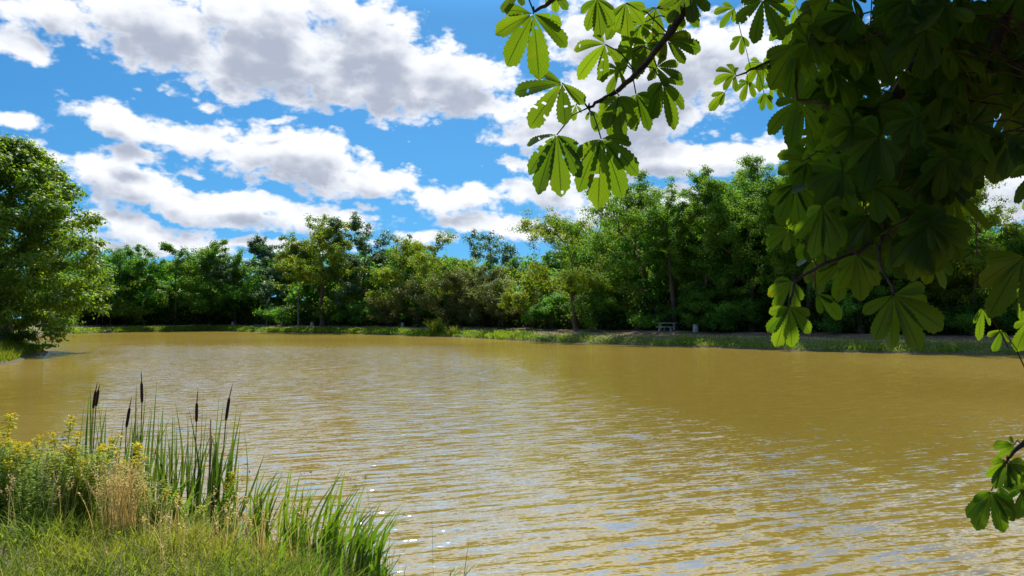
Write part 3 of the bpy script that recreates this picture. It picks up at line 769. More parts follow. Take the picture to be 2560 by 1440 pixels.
# weeds on the far bank: low leafy strip with bare gaps
def bank_weeds():
    rng = np.random.default_rng(9); mb = MB(); gr = MB()
    P = []; Hh = []
    for q in rng.uniform(150, 2600, 5200):
        o = abs(rng.normal()) * (1.1 if q < 1330 else .75) + 0.05
        if o > 3.2 or (q > 1330 and rng.random() < .6): continue
        h = 0.30 + 0.22 * math.sin(q * 0.021) * math.sin(q * 0.0063 + 1) + rng.uniform(0, .2)
        h *= .8 if q < 1330 else .6
        if o > 1.6: h *= 0.5
        p = on_ground_fast(q, o); P.append(p); Hh.append(max(h, .1))
    P = np.array(P); Hh = np.array(Hh)
    k = np.repeat(np.arange(len(P)), 7)
    Q = P[k] + np.stack([rng.normal(size=len(k)) * .35, rng.normal(size=len(k)) * .2, rng.uniform(0, 1, len(k)) * Hh[k]], -1)
    leaf_quads(mb, Q, np.clip(Q[:, 1] * 0.0024, .12, .34), rng, 0.5, 0.5)
    k = np.repeat(np.arange(len(P)), 4)
    b = P[k] + np.stack([rng.normal(size=len(k)) * .4, rng.normal(size=len(k)) * .25, np.zeros(len(k))], -1)
    blades(mb, b, Hh[k] * rng.uniform(.8, 1.5, len(k)), np.clip(b[:, 1] * 0.0008, .04, .13), rng, .35, 3)
    tag(mb.build('bank_weeds', M_BANK), 'bright green weeds and grass along the foot of the far bank', 'weeds', kind='stuff')
    # dry tufts on top
    mb = MB(); P = []
    for q in rng.uniform(150, 2600, 4500): P.append(on_ground_fast(q, rng.uniform(2.0, 9.0) if q < 1330 else rng.uniform(2.0, 4.2)))
    P = np.array(P)
    blades(mb, P, rng.uniform(.05, .2, len(P)), np.clip(P[:, 1] * 0.0008, .05, .13), rng, .5, 2)
    tag(mb.build('dry_grass', M_STRAW), 'short dry grass on top of the far bank', 'grass', kind='stuff')
bank_weeds()

# ------------------------------------------------------------------ chestnut on the left point
def left_chestnut():
    d = 54.0; x = (8 - 1280) / F * d; loc = (x, d, gz(x, d)); zg = loc[2]
    rng = np.random.default_rng(3)
    root = thing('chestnut_tree', 'big round chestnut tree on the grassy point, branches hanging over the water', 'tree', loc)
    edge = [(60, 362), (100, 385), (140, 430), (180, 490), (220, 535), (250, 585), (258, 640), (236, 690), (226, 745), (205, 785), (170, 812)]
    prof = np.array([[U(a, b, d)[0] - x, U(a, b, d)[2] - zg] for a, b in edge])
    zs = np.array([0.9, 1.6, 2.4, 3.6, 5.0, 6.4, 8.0, 9.4, 10.8, 12.2, 13.0, 14.0])
    Rz = np.interp(zs, prof[::-1, 1], prof[::-1, 0])
    Hm = prof[0, 1] + 0.3
    attr = []
    while len(attr) < 620:
        z = rng.uniform(1.0, Hm); r = np.interp(z, prof[::-1, 1], prof[::-1, 0]) * (1.04 if z < Hm - 1 else .9)
        a = rng.uniform(0, 2 * np.pi); k = rng.uniform(0, 1) ** 0.38
        lump = 0.93 + 0.17 * math.sin(a * 5 + z * 1.7) * math.cos(z * 2.1 + a * 2)
        cxs = -1.2
        rr = (r - cxs) * lump * k
        if z < 2.2 and k < .75: continue
        attr.append((cxs + rr * math.cos(a) * 1.04, rr * math.sin(a) * .95, z))
    attr = np.array(attr)
    trunk = [(0, 0, -.3)] + [(-0.15 * k, 0.05 * k, 1.2 * k) for k in range(1, 8)]
    N, par, tips = skeleton(rng, attr, trunk, pathw=.25)
    wood = MB(); wood_mesh(wood, N, par, 0.55, .02, keep=.03)
    tube(wood, [(0, 0, -.4), (0, 0, .3), (-.05, 0, 1.6), (-.15, .03, 2.6)], [.85, .68, .56, .5], 10)
    wood.build('trunk', M_BARK, root, True)
    C = np.array([N[t] for t in tips] + [N[par[t]] for t in tips])
    nl = 110000; cr = MB()
    clump_leaves(cr, C, .85, nl, .30, rng, .48, .6, .4)
    # a low spray that hangs to the water
    for px, py, n in ((150, 820, 260), (168, 806, 220), (118, 835, 160), (140, 842, 120)):
        c = U(px, py, d - 2.5) - np.array(loc)
        Q = c + rng.normal(size=(n, 3)) * np.array([.38, .4, .26]); leaf_quads(cr, Q, .26, rng, .4, .45, None, .9)
    cr.build('crown', M_CHEST, root)
    tw = MB()
    for px, py in ((150, 825), (118, 838)):
        c = U(px, py, d - 2.5) - np.array(loc); tube(tw, [c + (-1.2, 1.2, 1.8), c + (-.5, .6, 1.0), c], [.035, .025, .012], 5)
    tw.build('branch', M_BARK, root)
left_chestnut()

def left_point():
    rng = np.random.default_rng(21)
    n = 60000; mb = MB()
    x = rng.uniform(-46, -25, n); y = rng.uniform(34, 60, n); s = shore_dist(np.stack([x, y], -1))
    k = (s > 0.05) & (s < 9) ; x, y, s = x[k], y[k], s[k]
    z = ground_z(x, y, s)
    shade = (y > 49.5)
    h = np.where(shade, .35, .62) * rng.uniform(.5, 1.25, len(x)) * (0.65 + 0.35 * np.sin(x * 1.7) * np.sin(y * 1.3))
    blades(mb, np.stack([x, y, z], -1), h, .055, rng, .35, 3)
    tag(mb.build('tall_grass', M_GRASSL), 'tall bright green grass on the point under the big chestnut', 'grass', kind='stuff')
    # bushes under the tree
    for i, (px, py, d, w, lab, mt) in enumerate(((55, 812, 53.0, 1.5, 'sunlit bush beside the foot of the big chestnut trunk', M_LIME), (95, 845, 55, 1.4, 'dark shaded bush at the very tip of the grassy point', M_MAPLE))):
        x = (px - 1280) / F * d; b = (x, d, gz(x, d)); H = U(px, py, d)[2] - b[2]
        make_tree('bush', lab, 'bush', b, w * 1.5, max(H, .9), .05, mt, M_BARK, 60 + i, .16, 1.0, 40, 6, r_base=.05, stems=3, trunk_name='stems', keep=.008, group='bushes under the chestnut')
left_point()

# ------------------------------------------------------------------ furniture on the far bank
def picnic():
    p = on_ground(1668, 7.2); psi = R(-27)
    c, s = math.cos(psi), math.sin(psi)
    t = thing('picnic_table', 'pale concrete picnic table with flared trestle legs on the far bank', 'picnic table', p, psi)
    m = MB(); box(m, (0, 0, .765), (2.2, .85, .07)); m.build('tabletop', M_SLAB, t)
    for sx in (-.72, .72):
        m = MB(); prof = [(.0, .33), (.08, .31), (.3, .17), (.45, .15), (.6, .20), (.73, .36)]
        for (z0, w0), (z1, w1) in zip(prof[:-1], prof[1:]):
            V = [(sx + dx, sy * (w0 if k == 0 else w1), (z0 if k == 0 else z1)) for k in (0, 1) for dx in (-.09, .09) for sy in (-1, 1)]
            m.add(V, [[0, 1, 3, 2], [4, 6, 7, 5], [0, 4, 5, 1], [2, 3, 7, 6], [0, 2, 6, 4], [1, 5, 7, 3]])
        m.build('leg', M_CONC, t)
    for sgn, lab in ((-1, 'low concrete bench on the water side of the picnic table'), (1, 'low concrete bench behind the picnic table, mostly hidden')):
        off = np.array([-s * .95 * sgn, c * .95 * sgn]) 
        q = (p[0] + off[0], p[1] + off[1], p[2])
        b = thing('concrete_bench', lab, 'bench', (q[0], q[1], gz(q[0], q[1])), psi, 'benches at the picnic table')
        m = MB(); box(m, (0, 0, .43), (1.9, .36, .06)); m.build('seat', M_SLAB, b)
        for sx in (-.6, .6):
            m = MB(); box(m, (sx, 0, .06), (.2, .32, .14), 0, .75); box(m, (sx, 0, .215), (.15, .18, .18)); box(m, (sx, 0, .35), (.15, .24, .1)); m.build('leg', M_CONC, b)
picnic()
def bins():
    for px, py, off, h, w, lab in ((1738, 0, 6.6, .80, .28, 'pale concrete litter bin right of the picnic table'), (1007, 0, 6.4, .75, .26, 'grey concrete litter bin in shade before the dark bushes, near the tall weeds'),
                                   (781, 0, 6.2, .8, .27, 'pale concrete litter bin left of the tallest left oak'), (583, 0, 6.2, .7, .26, 'tiny grey litter bin by the sky notch trees')):
        p = on_ground(px, off)
        t = thing('litter_bin', lab, 'litter bin', p, 0, 'concrete litter bins on the far bank')
        m = MB(); lathe(m, [(w * .92, -.05), (w * .95, .02), (w, .06), (w, h * .70), (w * .96, h * .705), (w * .86, h * .705), (w * .86, h * .2), (0.01, h * .2)], 20); m.build('body', M_CONC, t, False)
        m = MB(); lathe(m, [(w * .85, h * .55), (w * .96, h * .712), (w * .965, h * .98), (w * .99, h), (w * .93, h), (w * .82, h * .75), (w * .82, h * .3), (.01, h * .3)], 20); m.build('liner', M_ZINC, t, False)
    p = on_ground(705, 5.4)
    t = thing('wooden_post', 'short grey wooden post standing on the far bank in front of the dark wood', 'post', p)
    m = MB(); tube(m, [(0, 0, -.1), (0, 0, .5), (.02, 0, .92)], [.13, .12, .11], 8, True); m.build('shaft', M_POST, t)
    m = MB(); lathe(m, [(.115, .9), (.12, .93), (.06, .97), (.005, .98)], 8, (.02, 0, 0)); m.build('cap', M_POST, t)
    # stones at the waterline
    rng = np.random.default_rng(4)
    for i, (px, off, w, lab) in enumerate(((272, .15, .9, 'large pale stone beside the dark drain hole at the far left corner'), (262, .1, .6, 'smaller stone left of the drain hole at the far left corner'))):
        p = on_ground(px, off, 70)
        m = MB(); prof = [(.01, -.2), (.8, -.1), (1.0, .2), (.85, .5), (.4, .68), (.01, .7)]
        lathe(m, np.array(prof) * w * .6, 9); V = m.V[0]; V += rng.normal(size=V.shape) * .06 * w; V += p
        tag(m.build('shore_stone', M_STONE), lab, 'stone', 'stones at the far waterline')
bins()
def far_reeds():
    rng = np.random.default_rng(31)
    for px, off, n, h, w, lab in ((1092, .7, 150, 2.5, 1.0, 'tall bright reed clump rising above the weeds in the middle of the far shore'),
                                  (1135, .7, 80, 1.5, 1.1, 'lower reed clump right beside the tall one on the far shore'),
                                  (1070, .5, 50, 1.0, .6, 'small reed tuft left of the tall clump on the far shore')):
        p = on_ground(px, off); t = thing('reed_clump', lab, 'reeds', p, 0, 'reed clumps on the far shore')
        b = np.stack([rng.normal(size=n) * w * .5, rng.normal(size=n) * w * .4, np.full(n, -.2)], -1)
        m = MB(); blades(m, b, rng.uniform(.6, 1.1, n) * h, .12, rng, .35, 4); m.build('leaves', M_GRASSL, t)
        m = MB(); k = 8; blades(m, b[:k], rng.uniform(.8, 1.1, k) * h, .06, rng, .1, 3); m.build('stems', M_STRAW, t)
far_reeds()

# ------------------------------------------------------------------ near bank: grass, flowers, cattails, reeds
def near_xy(px, d): return (px - 1280) / F * d / CP
def near_bank():
    rng = np.random.default_rng(8)
    n = 85000
    x = rng.uniform(-8.5, 0.6, n); y = rng.uniform(3.2, 10.5, n); s = shore_dist(np.stack([x, y], -1))
    k = (s > 0.0) & (s < 5.0) & (x / y > -0.78); x, y, s = x[k], y[k], s[k]; z = ground_z(x, y, s)
    patch = np.sin(x * 2.3 + 1) * np.sin(y * 2.9) + rng.normal(size=len(x)) * .5
    tuft = np.clip(np.sin(x * 5.1 + 2 * np.sin(y * 3.7)) * np.sin(y * 6.3 + x) + .35 * rng.normal(size=len(x)), -.6, 1)
    h = np.where(s < 0.9, np.where(x > -2.9, .16, .26), .145) * rng.uniform(.5, 1.4, len(x)) * (1 + .55 * tuft)
    P = np.stack([x, y, z - .02], -1)
    mb = MB(); g = patch > -1.25
    blades(mb, P[g], h[g], .0085, rng, .55, 3)
    tag(mb.build('grass', M_GRASS), 'mixed green grass on the near bank', 'grass', kind='stuff')
    mb = MB(); g = ~g
    V = blades(mb, P[g], h[g] * 1.25, .005, rng, .5, 3)
    tag(mb.build('dry_grass', M_STRAW), 'dry straw coloured grass in patches on the near bank', 'grass', kind='stuff')
    # low broad leaves
    n = 9000; x = rng.uniform(-6.5, -.6, n); y = rng.uniform(4, 9, n); s = shore_dist(np.stack([x, y], -1)); k = (s > .1) & (s < 4) & (np.sin(x * 3.1) * np.sin(y * 2.3 + 1) > -.1)
    x, y, s = x[k], y[k], s[k]
    mb = MB(); leaf_quads(mb, np.stack([x, y, ground_z(x, y, s) + rng.uniform(0, .12, len(x))], -1), .032, rng, .3, .5)
    tag(mb.build('ground_cover', M_BANK), 'small leafy ground cover between the near grass', 'ground cover', kind='stuff')
near_bank()

def straw_clumps():
    """dry seeding grass standing in front of the flowers"""
    rng = np.random.default_rng(18)
    def make(px, d, n, h, w, lab, group='dry seeding grasses on the near bank'):
        x = near_xy(px, d); p = (x, d, gz(x, d)); t = thing('dry_grass_clump', lab, 'dry grass', p, 0, group)
        b = np.stack([rng.normal(size=n) * w * .5, rng.normal(size=n) * w * .35, np.full(n, -.02)], -1)
        m = MB(); Vc = blades(m, b, rng.uniform(.65, 1.08, n) * h, .0055, rng, .11, 5, curl=.9); m.build('stalks', M_STRAW, t)
        m = MB()
        sel = np.where(rng.random(n) < .75)[0]
        P = []
        for i in sel:
            a, c = Vc[i, -2], Vc[i, -1]
            for u in np.linspace(0, 1.0, 11): P.append(a + (c - a) * u)
        P = np.array(P) + rng.normal(size=(len(P), 3)) * .005
        leaf_quads(m, P, .022, rng, 0, .45, None, -1.5); m.build('seed_heads', M_STRAW, t)
    make(322, 6.1, 120, .66, .20, 'thick golden clump of dry seeding grass in front of the yellow flowers')
    make(285, 5.9, 34, .46, .2, 'shorter dry grass at the left foot of the golden clump')
    make(205, 6.15, 16, .55, .5, 'thin scattered dry stalks rising before the leafy flower stems')
    make(120, 6.1, 14, .52, .4, 'few dry stalks before the left end of the flower clump')
    make(420, 6.1, 10, .45, .4, 'loose dry grass just right of the golden clump')
    make(520, 6.1, 10, .40, .5, 'low dry grass at the foot of the cattail with the isolated yellow flower')
    make(620, 6.0, 34, .42, .5, 'low bleached dry grass near the middle of the near reeds')
    make(560, 5.5, 16, .46, .5, 'dry seeding stalks mixed into the rough sedge under the isolated yellow flower')
    make(700, 5.6, 14, .44, .4, 'dry seeding stalks between the dead stumps and the dense reed clump')
    make(380, 5.2, 9, .36, .5, 'a few low dry stalks in the grass below the golden clump')
    make(475, 5.3, 12, .42, .5, 'bleached bent dry stalks low at the bottom edge of the near bank')
straw_clumps()

def flowering():
    rng = np.random.default_rng(28)
    protos = []
    def stem_plant(seed, h, flowers, name='flowering_plant'):
        r = np.random.default_rng(seed)
        t = thing(name, 'leafy green stem with small yellow flower clusters inside the crowded flower clump', 'flowering plant', (0, 0, 0), 0, 'yellow flowering stems on the near bank')
        lean = r.normal(size=2) * .10 * h
        pts = np.array([(lean[0] * (u ** 1.6), lean[1] * (u ** 1.6), h * u) for u in np.linspace(0, 1, 7)]); pts[0, 2] = -.05
        m = MB(); tube(m, pts, np.linspace(.005, .0022, 7), 5); m.build('stem', M_LOOSE, t)
        m = MB()
        for u in np.arange(.12, .98, .034):
            c = np.array([np.interp(u, np.linspace(0, 1, 7), pts[:, i]) for i in range(3)]); a0 = r.uniform(0, 6.28)
            for q in range(3):
                a = a0 + q * 2.09 + r.normal() * .3; L = (.150 - .050 * u) * r.uniform(.75, 1.2)
                D = np.array([math.cos(a), math.sin(a), .38]); S_ = np.array([-math.sin(a), math.cos(a), 0]); w = L * .20
                c1 = c + D * L * .45; c2 = c + D * L * .8 + (0, 0, -.012); c3 = c + D * L + (0, 0, -.035)
                m.add([c, c1 - S_ * w, c1 + (0, 0, -.006), c1 + S_ * w], [[0, 1, 2, 3]])
                m.add([c1 - S_ * w, c3, c3 + S_ * .001, c1 + S_ * w], [[0, 1, 2, 3]])
        m.build('leaves', M_LOOSE, t)
        if flowers:
            m = MB(); P = []
            for q in range(flowers):
                u = r.uniform(.76, 1.0); c = np.array([np.interp(u, np.linspace(0, 1, 7), pts[:, i]) for i in range(3)])
                a = r.uniform(0, 6.28); c = c + np.array([math.cos(a), math.sin(a), .5]) * r.uniform(.01, .075) * (1.35 - u)*2
                for k in range(5):
                    b = k * 1.257 + a; P.append(c + np.array([math.cos(b) * .008, math.sin(b) * .008, r.normal() * .004]))
            leaf_quads(m, np.array(P), .025, r, .3, .75); m.build('flowers', M_PETAL, t)
        return t
    protos = [stem_plant(100 + i, h, fl) for i, (h, fl) in enumerate(((1.0, 28), (1.12, 38), (.92, 20), (1.05, 0), (1.2, 32), (.85, 12)))]
    first = [True] * len(protos)
    placed = 0
    def put(px, d, rz, sc, idx, label=None):
        x = near_xy(px, d); loc = (x, d, gz(x, d) - .02); sc = sc * .85
        if first[idx]:
            first[idx] = False; o = protos[idx]; o.location = loc; o.rotation_euler = (0, 0, rz); o.scale = (sc,) * 3
            if label: o['label'] = label
            return o
        base = 'leafy green stem with small yellow flower clusters inside the crowded flower clump' if idx != 3 else 'leafy green stem without flowers inside the crowded flower clump'
        return dup(protos[idx], loc, rz, sc, label or base)
    protos[3]['label'] = 'leafy green stem without flowers inside the crowded flower clump'
    put(166, 7.2, .4, 1.09, 4, 'tallest yellow flower stem, rising alone above the leafy clump')
    put(8, 7.4, 1.4, 1.12, 1, 'yellow flower stem cut by the left edge of the photo')
    put(236, 7.3, 2.2, 1.07, 1, 'yellow flower stem directly below the double cattail heads')
    put(352, 6.7, .9, .98, 1, 'bright yellow flower stem just right of the golden dry grass top')
    put(372, 6.8, 3.1, .93, 4, 'yellow flower stem at the right end of the leafy clump')
    put(548, 6.9, 1.9, .88, 1, 'isolated yellow flower stem leaning on a cattail right of the clump')
    put(487, 6.7, 2.6, .72, 2, 'short yellow flower stem between two cattails')
    put(525, 6.5, 2.6, .62, 5, 'lowest yellow flower stem, below the isolated one')
    for i in range(190):
        px = rng.uniform(-25, 350); d = rng.uniform(6.25, 7.9)
        if px > 250 and d < 6.5: continue
        edge = 1.0 - .14 * abs(px - 170) / 170
        put(px, d, rng.uniform(0, 6.28), rng.uniform(.86, 1.04) * edge * (0.80 + .12 * (d - 6.1)), int(rng.choice([0, 1, 2, 3, 3, 4, 5, 3])))
    for i in range(16):
        put(rng.uniform(345, 430), rng.uniform(6.2, 6.9), rng.uniform(0, 6.28), rng.uniform(.5, .66), int(rng.choice([2, 3, 3, 5])))
flowering()

def cattails():
    rng = np.random.default_rng(38)
    def plant(base_px, d, spikes, blades_px, label, zb=None):
        x = near_xy(base_px, d); zb = max(gz(x, d), -.25) if zb is None else zb; o = np.array([x, d, zb])
        t = thing('cattail', label, 'cattail', o, 0, 'cattails on the near shore')
        for (tx, ty, h0y, h1y, hx0, hx1, dd) in spikes:
            tip = U(tx, ty, d + dd) - o; a = U(hx0, h0y, d + dd) - o; b = U(hx1, h1y, d + dd) - o
            r0 = np.array([rng.normal() * .02, rng.normal() * .03, -.05])
            pts = [r0] + [r0 + (b - r0) * u + np.array([0, 0, .0]) for u in (.3, .65, 1.0)]
            m = MB(); tube(m, pts + [a], [.007, .006, .0055, .005, .004], 6); st = m.build('stem', M_REEDDK, t, True)
            D = a - b; L = np.linalg.norm(D)
            m = MB(); us = np.array([-.02, 0, .06, .2, .5, .8, .94, 1.0, 1.02]); rr = np.array([.004, .009, .0125, .0145, .015, .0145, .0125, .008, .004])
            tube(m, [b + D * u for u in us], rr, 10, True); m.build('seed_spike', M_SPIKE, t, True)
            m = MB(); tube(m, [a, a + (tip - a) * .5, tip], [.0055, .0048, .0012], 6); m.build('spike_tip', M_SPIKE, t, True)
        blades_px = list(blades_px) + [(tx + rng.normal() * 26, ty + rng.uniform(30, 150), be + rng.normal() * .2) for (tx, ty, be) in blades_px for _ in range(2)]
        m = MB()
        for (tx, ty, bend) in blades_px:
            dd = rng.normal() * .12; tip = U(tx, ty, d + dd) - o; r0 = np.array([rng.normal() * .035, rng.normal() * .05, -.05])
            w = rng.uniform(.022, .036); yaw = rng.uniform(-.9, .9); S_ = np.array([math.cos(yaw), math.sin(yaw), 0]); n = 12
            V = []
            side = np.array([bend, rng.normal() * .05, 0])
            for k in range(n + 1):
                u = k / n; c = r0 + (tip - r0) * np.array([u ** 1.7, u ** 1.3, u]) + side * math.sin(math.pi * u) * .5
                ww = w * .5 * (min(1, .55 + u * 1.2)) * (1 - u ** 3) + .0006
                tw = S_ * math.cos(u * .9) + np.array([0, math.sin(u * .9), 0]) * .6
                V += [c - tw * ww, c + tw * ww]
            m.add(V, [[2 * k, 2 * k + 1, 2 * k + 3, 2 * k + 2] for k in range(n)])
        m.build('leaves', M_REEDDK, t)
    plant(228, 8.2, [(244, 953, 978, 1020, 239, 233, 0), (250, 960, 975, 1015, 246, 240, .1)],
          [(213, 990, -.05), (223, 975, 0), (262, 985, .05), (268, 1010, .08), (258, 1040, .1), (285, 1062, .2), (280, 1080, .15), (226, 965, 0), (290, 1095, .2), (265, 1035, .1)], 'cattail with two brown heads side by side, standing behind the flowers')
    plant(312, 7.8, [(329, 992, 1020, 1068, 324, 316, 0)], [(311, 1030, -.04), (330, 1038, .03), (343, 1012, .06), (347, 1060, .1), (350, 1075, .12), (356, 1100, .14)], 'cattail with a low slanting head just left of the tallest head')
    plant(360, 7.9, [(353, 924, 957, 1006, 354, 355, 0)], [(341, 955, -.03), (343, 1010, -.04), (365, 975, .03), (392, 953, .06), (396, 1040, .12), (345, 1045, -.05), (380, 1000, .04), (416, 1065, .2), (372, 1062, .04)], 'tallest cattail with one upright head pointing to open water')
    plant(428, 7.5, [], [(408, 1007, -.03), (437, 1000, .25), (432, 1030, .02), (436, 1042, .04), (442, 1065, .06), (418, 1048, 0), (425, 1080, 0), (452, 1110, .08), (455, 1130, .1), (407, 1120, -.05)], 'headless cattail tuft of green blades between the tallest and the thin headed ones')
    plant(487, 7.5, [(495, 972, 1008, 1054, 492, 491, 0)], [(470, 1030, -.05), (486, 986, -.02), (507, 1000, .03), (518, 1022, .06), (520, 1072, .1), (484, 1095, -.02), (534, 1095, .14), (500, 1130, .02), (476, 1110, -.06)], 'cattail with a narrow dark upright head left of the leaning headed one')
    plant(548, 7.4, [(582, 958, 995, 1050, 573, 565, 0)], [(549, 983, -.02), (594, 1005, .05), (605, 1020, .06), (602, 1055, .08), (560, 1000, 0), (597, 1150, .16), (548, 1060, -.03), (542, 1110, -.05), (570, 1060, .02), (585, 1100, .08)], 'cattail with a head leaning to the right, outermost of the headed ones')
    # dead brown stalks
    for px, py, d, hb, lab in ((527, 1048, 7.3, 0, 'thin dead brown stalk right of the narrow headed cattail'), (530, 1090, 7.2, 0, 'broken dead stalk beside the isolated yellow flower'), (645, 1222, 6.9, 0, 'thick broken dead stalk at the left of the headless reeds'), (655, 1228, 6.8, 0, 'dead stalk stump leaning against the reeds in the middle'), (757, 1225, 6.7, 0, 'thin dead stalk among the reeds right of the stumps'), (905, 1372, 6.2, 0, 'dead stump near the outer reeds at the bottom edge')):
        x = near_xy(px, d); o = np.array([x, d, gz(x, d)]); tip = U(px, py, d) - o
        m = MB(); tube(m, [np.array([rng.normal() * .03, 0, -.05]), tip * .5 + (rng.normal() * .01, 0, 0), tip], [.009, .008, .006], 6, True)
        ob = m.build('dead_stalk', M_DEAD); ob.location = tuple(o); tag(ob, lab, 'dead stalk', 'dead stalks among the near reeds')
cattails()

def reeds():
    rng = np.random.default_rng(48)
    def clump(px, d, n, tops, w, lab, mat=None, width=.025):
        """tops: px,py of the highest blades; the rest scatter below"""
        x = near_xy(px, d); zb = max(gz(x, d), -.1); o = np.array([x, d, zb])
        t = thing('reed_clump', lab, 'reeds', o, 0, 'reed clumps on the near shore')
        m = MB()
        tl = list(tops)
        for _ in range(int(n * .55)):
            q = tops[rng.integers(len(tops))]; tl.append((q[0] + rng.normal() * 16 - 4, q[1] + abs(rng.normal()) * 62 + 10))
        for (tx, ty) in tl:
            dd = rng.normal() * .15; tip = U(tx, ty, d + dd) - o
            r0 = np.array([tip[0] * .35 + rng.normal() * w * .35 - .05, rng.normal() * .1, -.08]); nn = 9; V = []
            wd = width * rng.uniform(.75, 1.5); yaw = rng.uniform(-1, 1); S_ = np.array([math.cos(yaw), math.sin(yaw), 0]); sd = rng.normal() * .05
            hook = rng.random() < .3
            for k in range(nn + 1):
                u = k / nn; c = r0 + (tip - r0) * np.array([u ** 2.0, u, u]) + np.array([-.06 * math.sin(math.pi * u) + sd * math.sin(math.pi * u), 0, 0])
                if hook and u > .7: c = c + np.array([(u - .7) * .25, 0, -(u - .7) ** 2 * .8])
                ww = wd * .5 * min(1, .6 + u) * (1 - u ** 3) + .0005
                V += [c - S_ * ww, c + S_ * ww]
            m.add(V, [[2 * k, 2 * k + 1, 2 * k + 3, 2 * k + 2] for k in range(nn)])
        m.build('leaves', mat or M_REED, t)
        m = MB(); k = max(4, n // 6)
        b = np.stack([rng.normal(size=k) * w * .4, rng.normal(size=k) * .1, np.full(k, -.05)], -1)
        blades(m, b, rng.uniform(.25, .6, k), .007, rng, .3, 4); m.build('dead_blades', M_DEAD, t)
    clump(440, 7.1, 26, [(428, 1180), (445, 1150), (460, 1175), (410, 1190)], .22, 'low green reeds at the foot of the headless cattail tuft')
    clump(510, 6.9, 28, [(500, 1190), (520, 1180), (538, 1200), (490, 1215)], .22, 'green reeds below the narrow headed cattail')
    clump(600, 6.9, 26, [(585, 1205), (600, 1190), (612, 1180), (625, 1230)], .2, 'thin low reeds right of the leaning cattail')
    clump(665, 6.8, 34, [(650, 1165), (666, 1170), (688, 1152), (706, 1157), (710, 1172), (678, 1190)], .2, 'bright reed clump with bent tips behind the dead stumps')
    clump(722, 6.7, 24, [(730, 1158), (716, 1195), (735, 1175)], .14, 'reed clump with one straight tallest blade right of the stumps')
    clump(765, 6.6, 34, [(752, 1175), (768, 1192), (785, 1205), (798, 1215), (776, 1198)], .2, 'dense reed clump in the middle of the outer reeds')
    clump(842, 6.5, 40, [(857, 1160), (863, 1175), (846, 1195), (833, 1250), (838, 1215)], .16, 'tall dark based reed clump before the open water')
    clump(880, 6.4, 36, [(917, 1195), (892, 1212), (915, 1240), (923, 1252), (900, 1240)], .2, 'reed clump leaning right beside the tall dark based one')
    clump(935, 6.3, 44, [(986, 1237), (990, 1258), (1003, 1267), (958, 1248), (970, 1300), (940, 1262)], .2, 'outermost large reed clump leaning over the water')
    clump(720, 5.6, 16, [(718, 1370), (730, 1350), (705, 1380)], .12, 'broad bright green blades at the bottom edge under the dense clump', width=.02)
    clump(1160, 6.9, 5, [(1143, 1392), (1160, 1402), (1187, 1388), (1204, 1395), (1172, 1405)], .1, 'small separate reed tuft in the water at the bottom edge', width=.011)
    clump(960, 6.2, 10, [(1010, 1392), (990, 1380), (975, 1350)], .12, 'few low reeds at the foot of the outermost clump')
    clump(545, 5.7, 7, [(540, 1260), (560, 1275), (525, 1285)], .25, 'rough green sedge in front of the isolated yellow flower', width=.012)
    clump(640, 5.5, 7, [(625, 1275), (650, 1262), (670, 1290)], .25, 'rough green sedge in front of the broken dead stumps', width=.012)
    clump(755, 5.5, 7, [(735, 1265), (770, 1250), (785, 1285)], .25, 'sedge at the foot of the dense reed clump', width=.013)
    clump(840, 5.6, 7, [(825, 1290), (850, 1275), (870, 1300)], .2, 'sedge at the foot of the tall dark based reeds', width=.013)
    clump(905, 5.7, 7, [(890, 1310), (920, 1290), (945, 1330)], .2, 'sedge below the reeds that lean right', width=.013)
    clump(600, 5.0, 20, [(585, 1345), (610, 1335), (640, 1350)], .25, 'short dark sedge at the bottom edge left of the broad blades', width=.011)
    clump(830, 5.1, 20, [(815, 1365), (840, 1350), (865, 1370)], .22, 'short sedge at the bottom edge right of the broad blades', width=.011)
    # thin rush stems
    for px, d, n, lab in ((625, 7.0, 40, 'fine wiry rushes in front of open water left of the bright reeds'), (860, 6.3, 40, 'fine wiry rushes tangled in the outer reeds')):
        x = near_xy(px, d); o = (x, d, max(gz(x, d), -.05)); t = thing('rush_tuft', lab, 'rushes', o, 0, 'rush tufts on the near shore')
        b = np.stack([rng.normal(size=n) * .28, rng.normal(size=n) * .12, np.full(n, -.05)], -1)
        m = MB(); Vc = blades(m, b, rng.uniform(.45, .95, n), .004, rng, .12, 4); m.build('stems', M_REEDDK, t)
        m = MB(); P = Vc[:14, 4] + rng.normal(size=(14, 3)) * .004; P = np.repeat(P, 6, 0) + rng.normal(size=(84, 3)) * .007; leaf_quads(m, P, .014, rng, 0, .6); m.build('seed_heads', M_DEAD, t)
reeds()

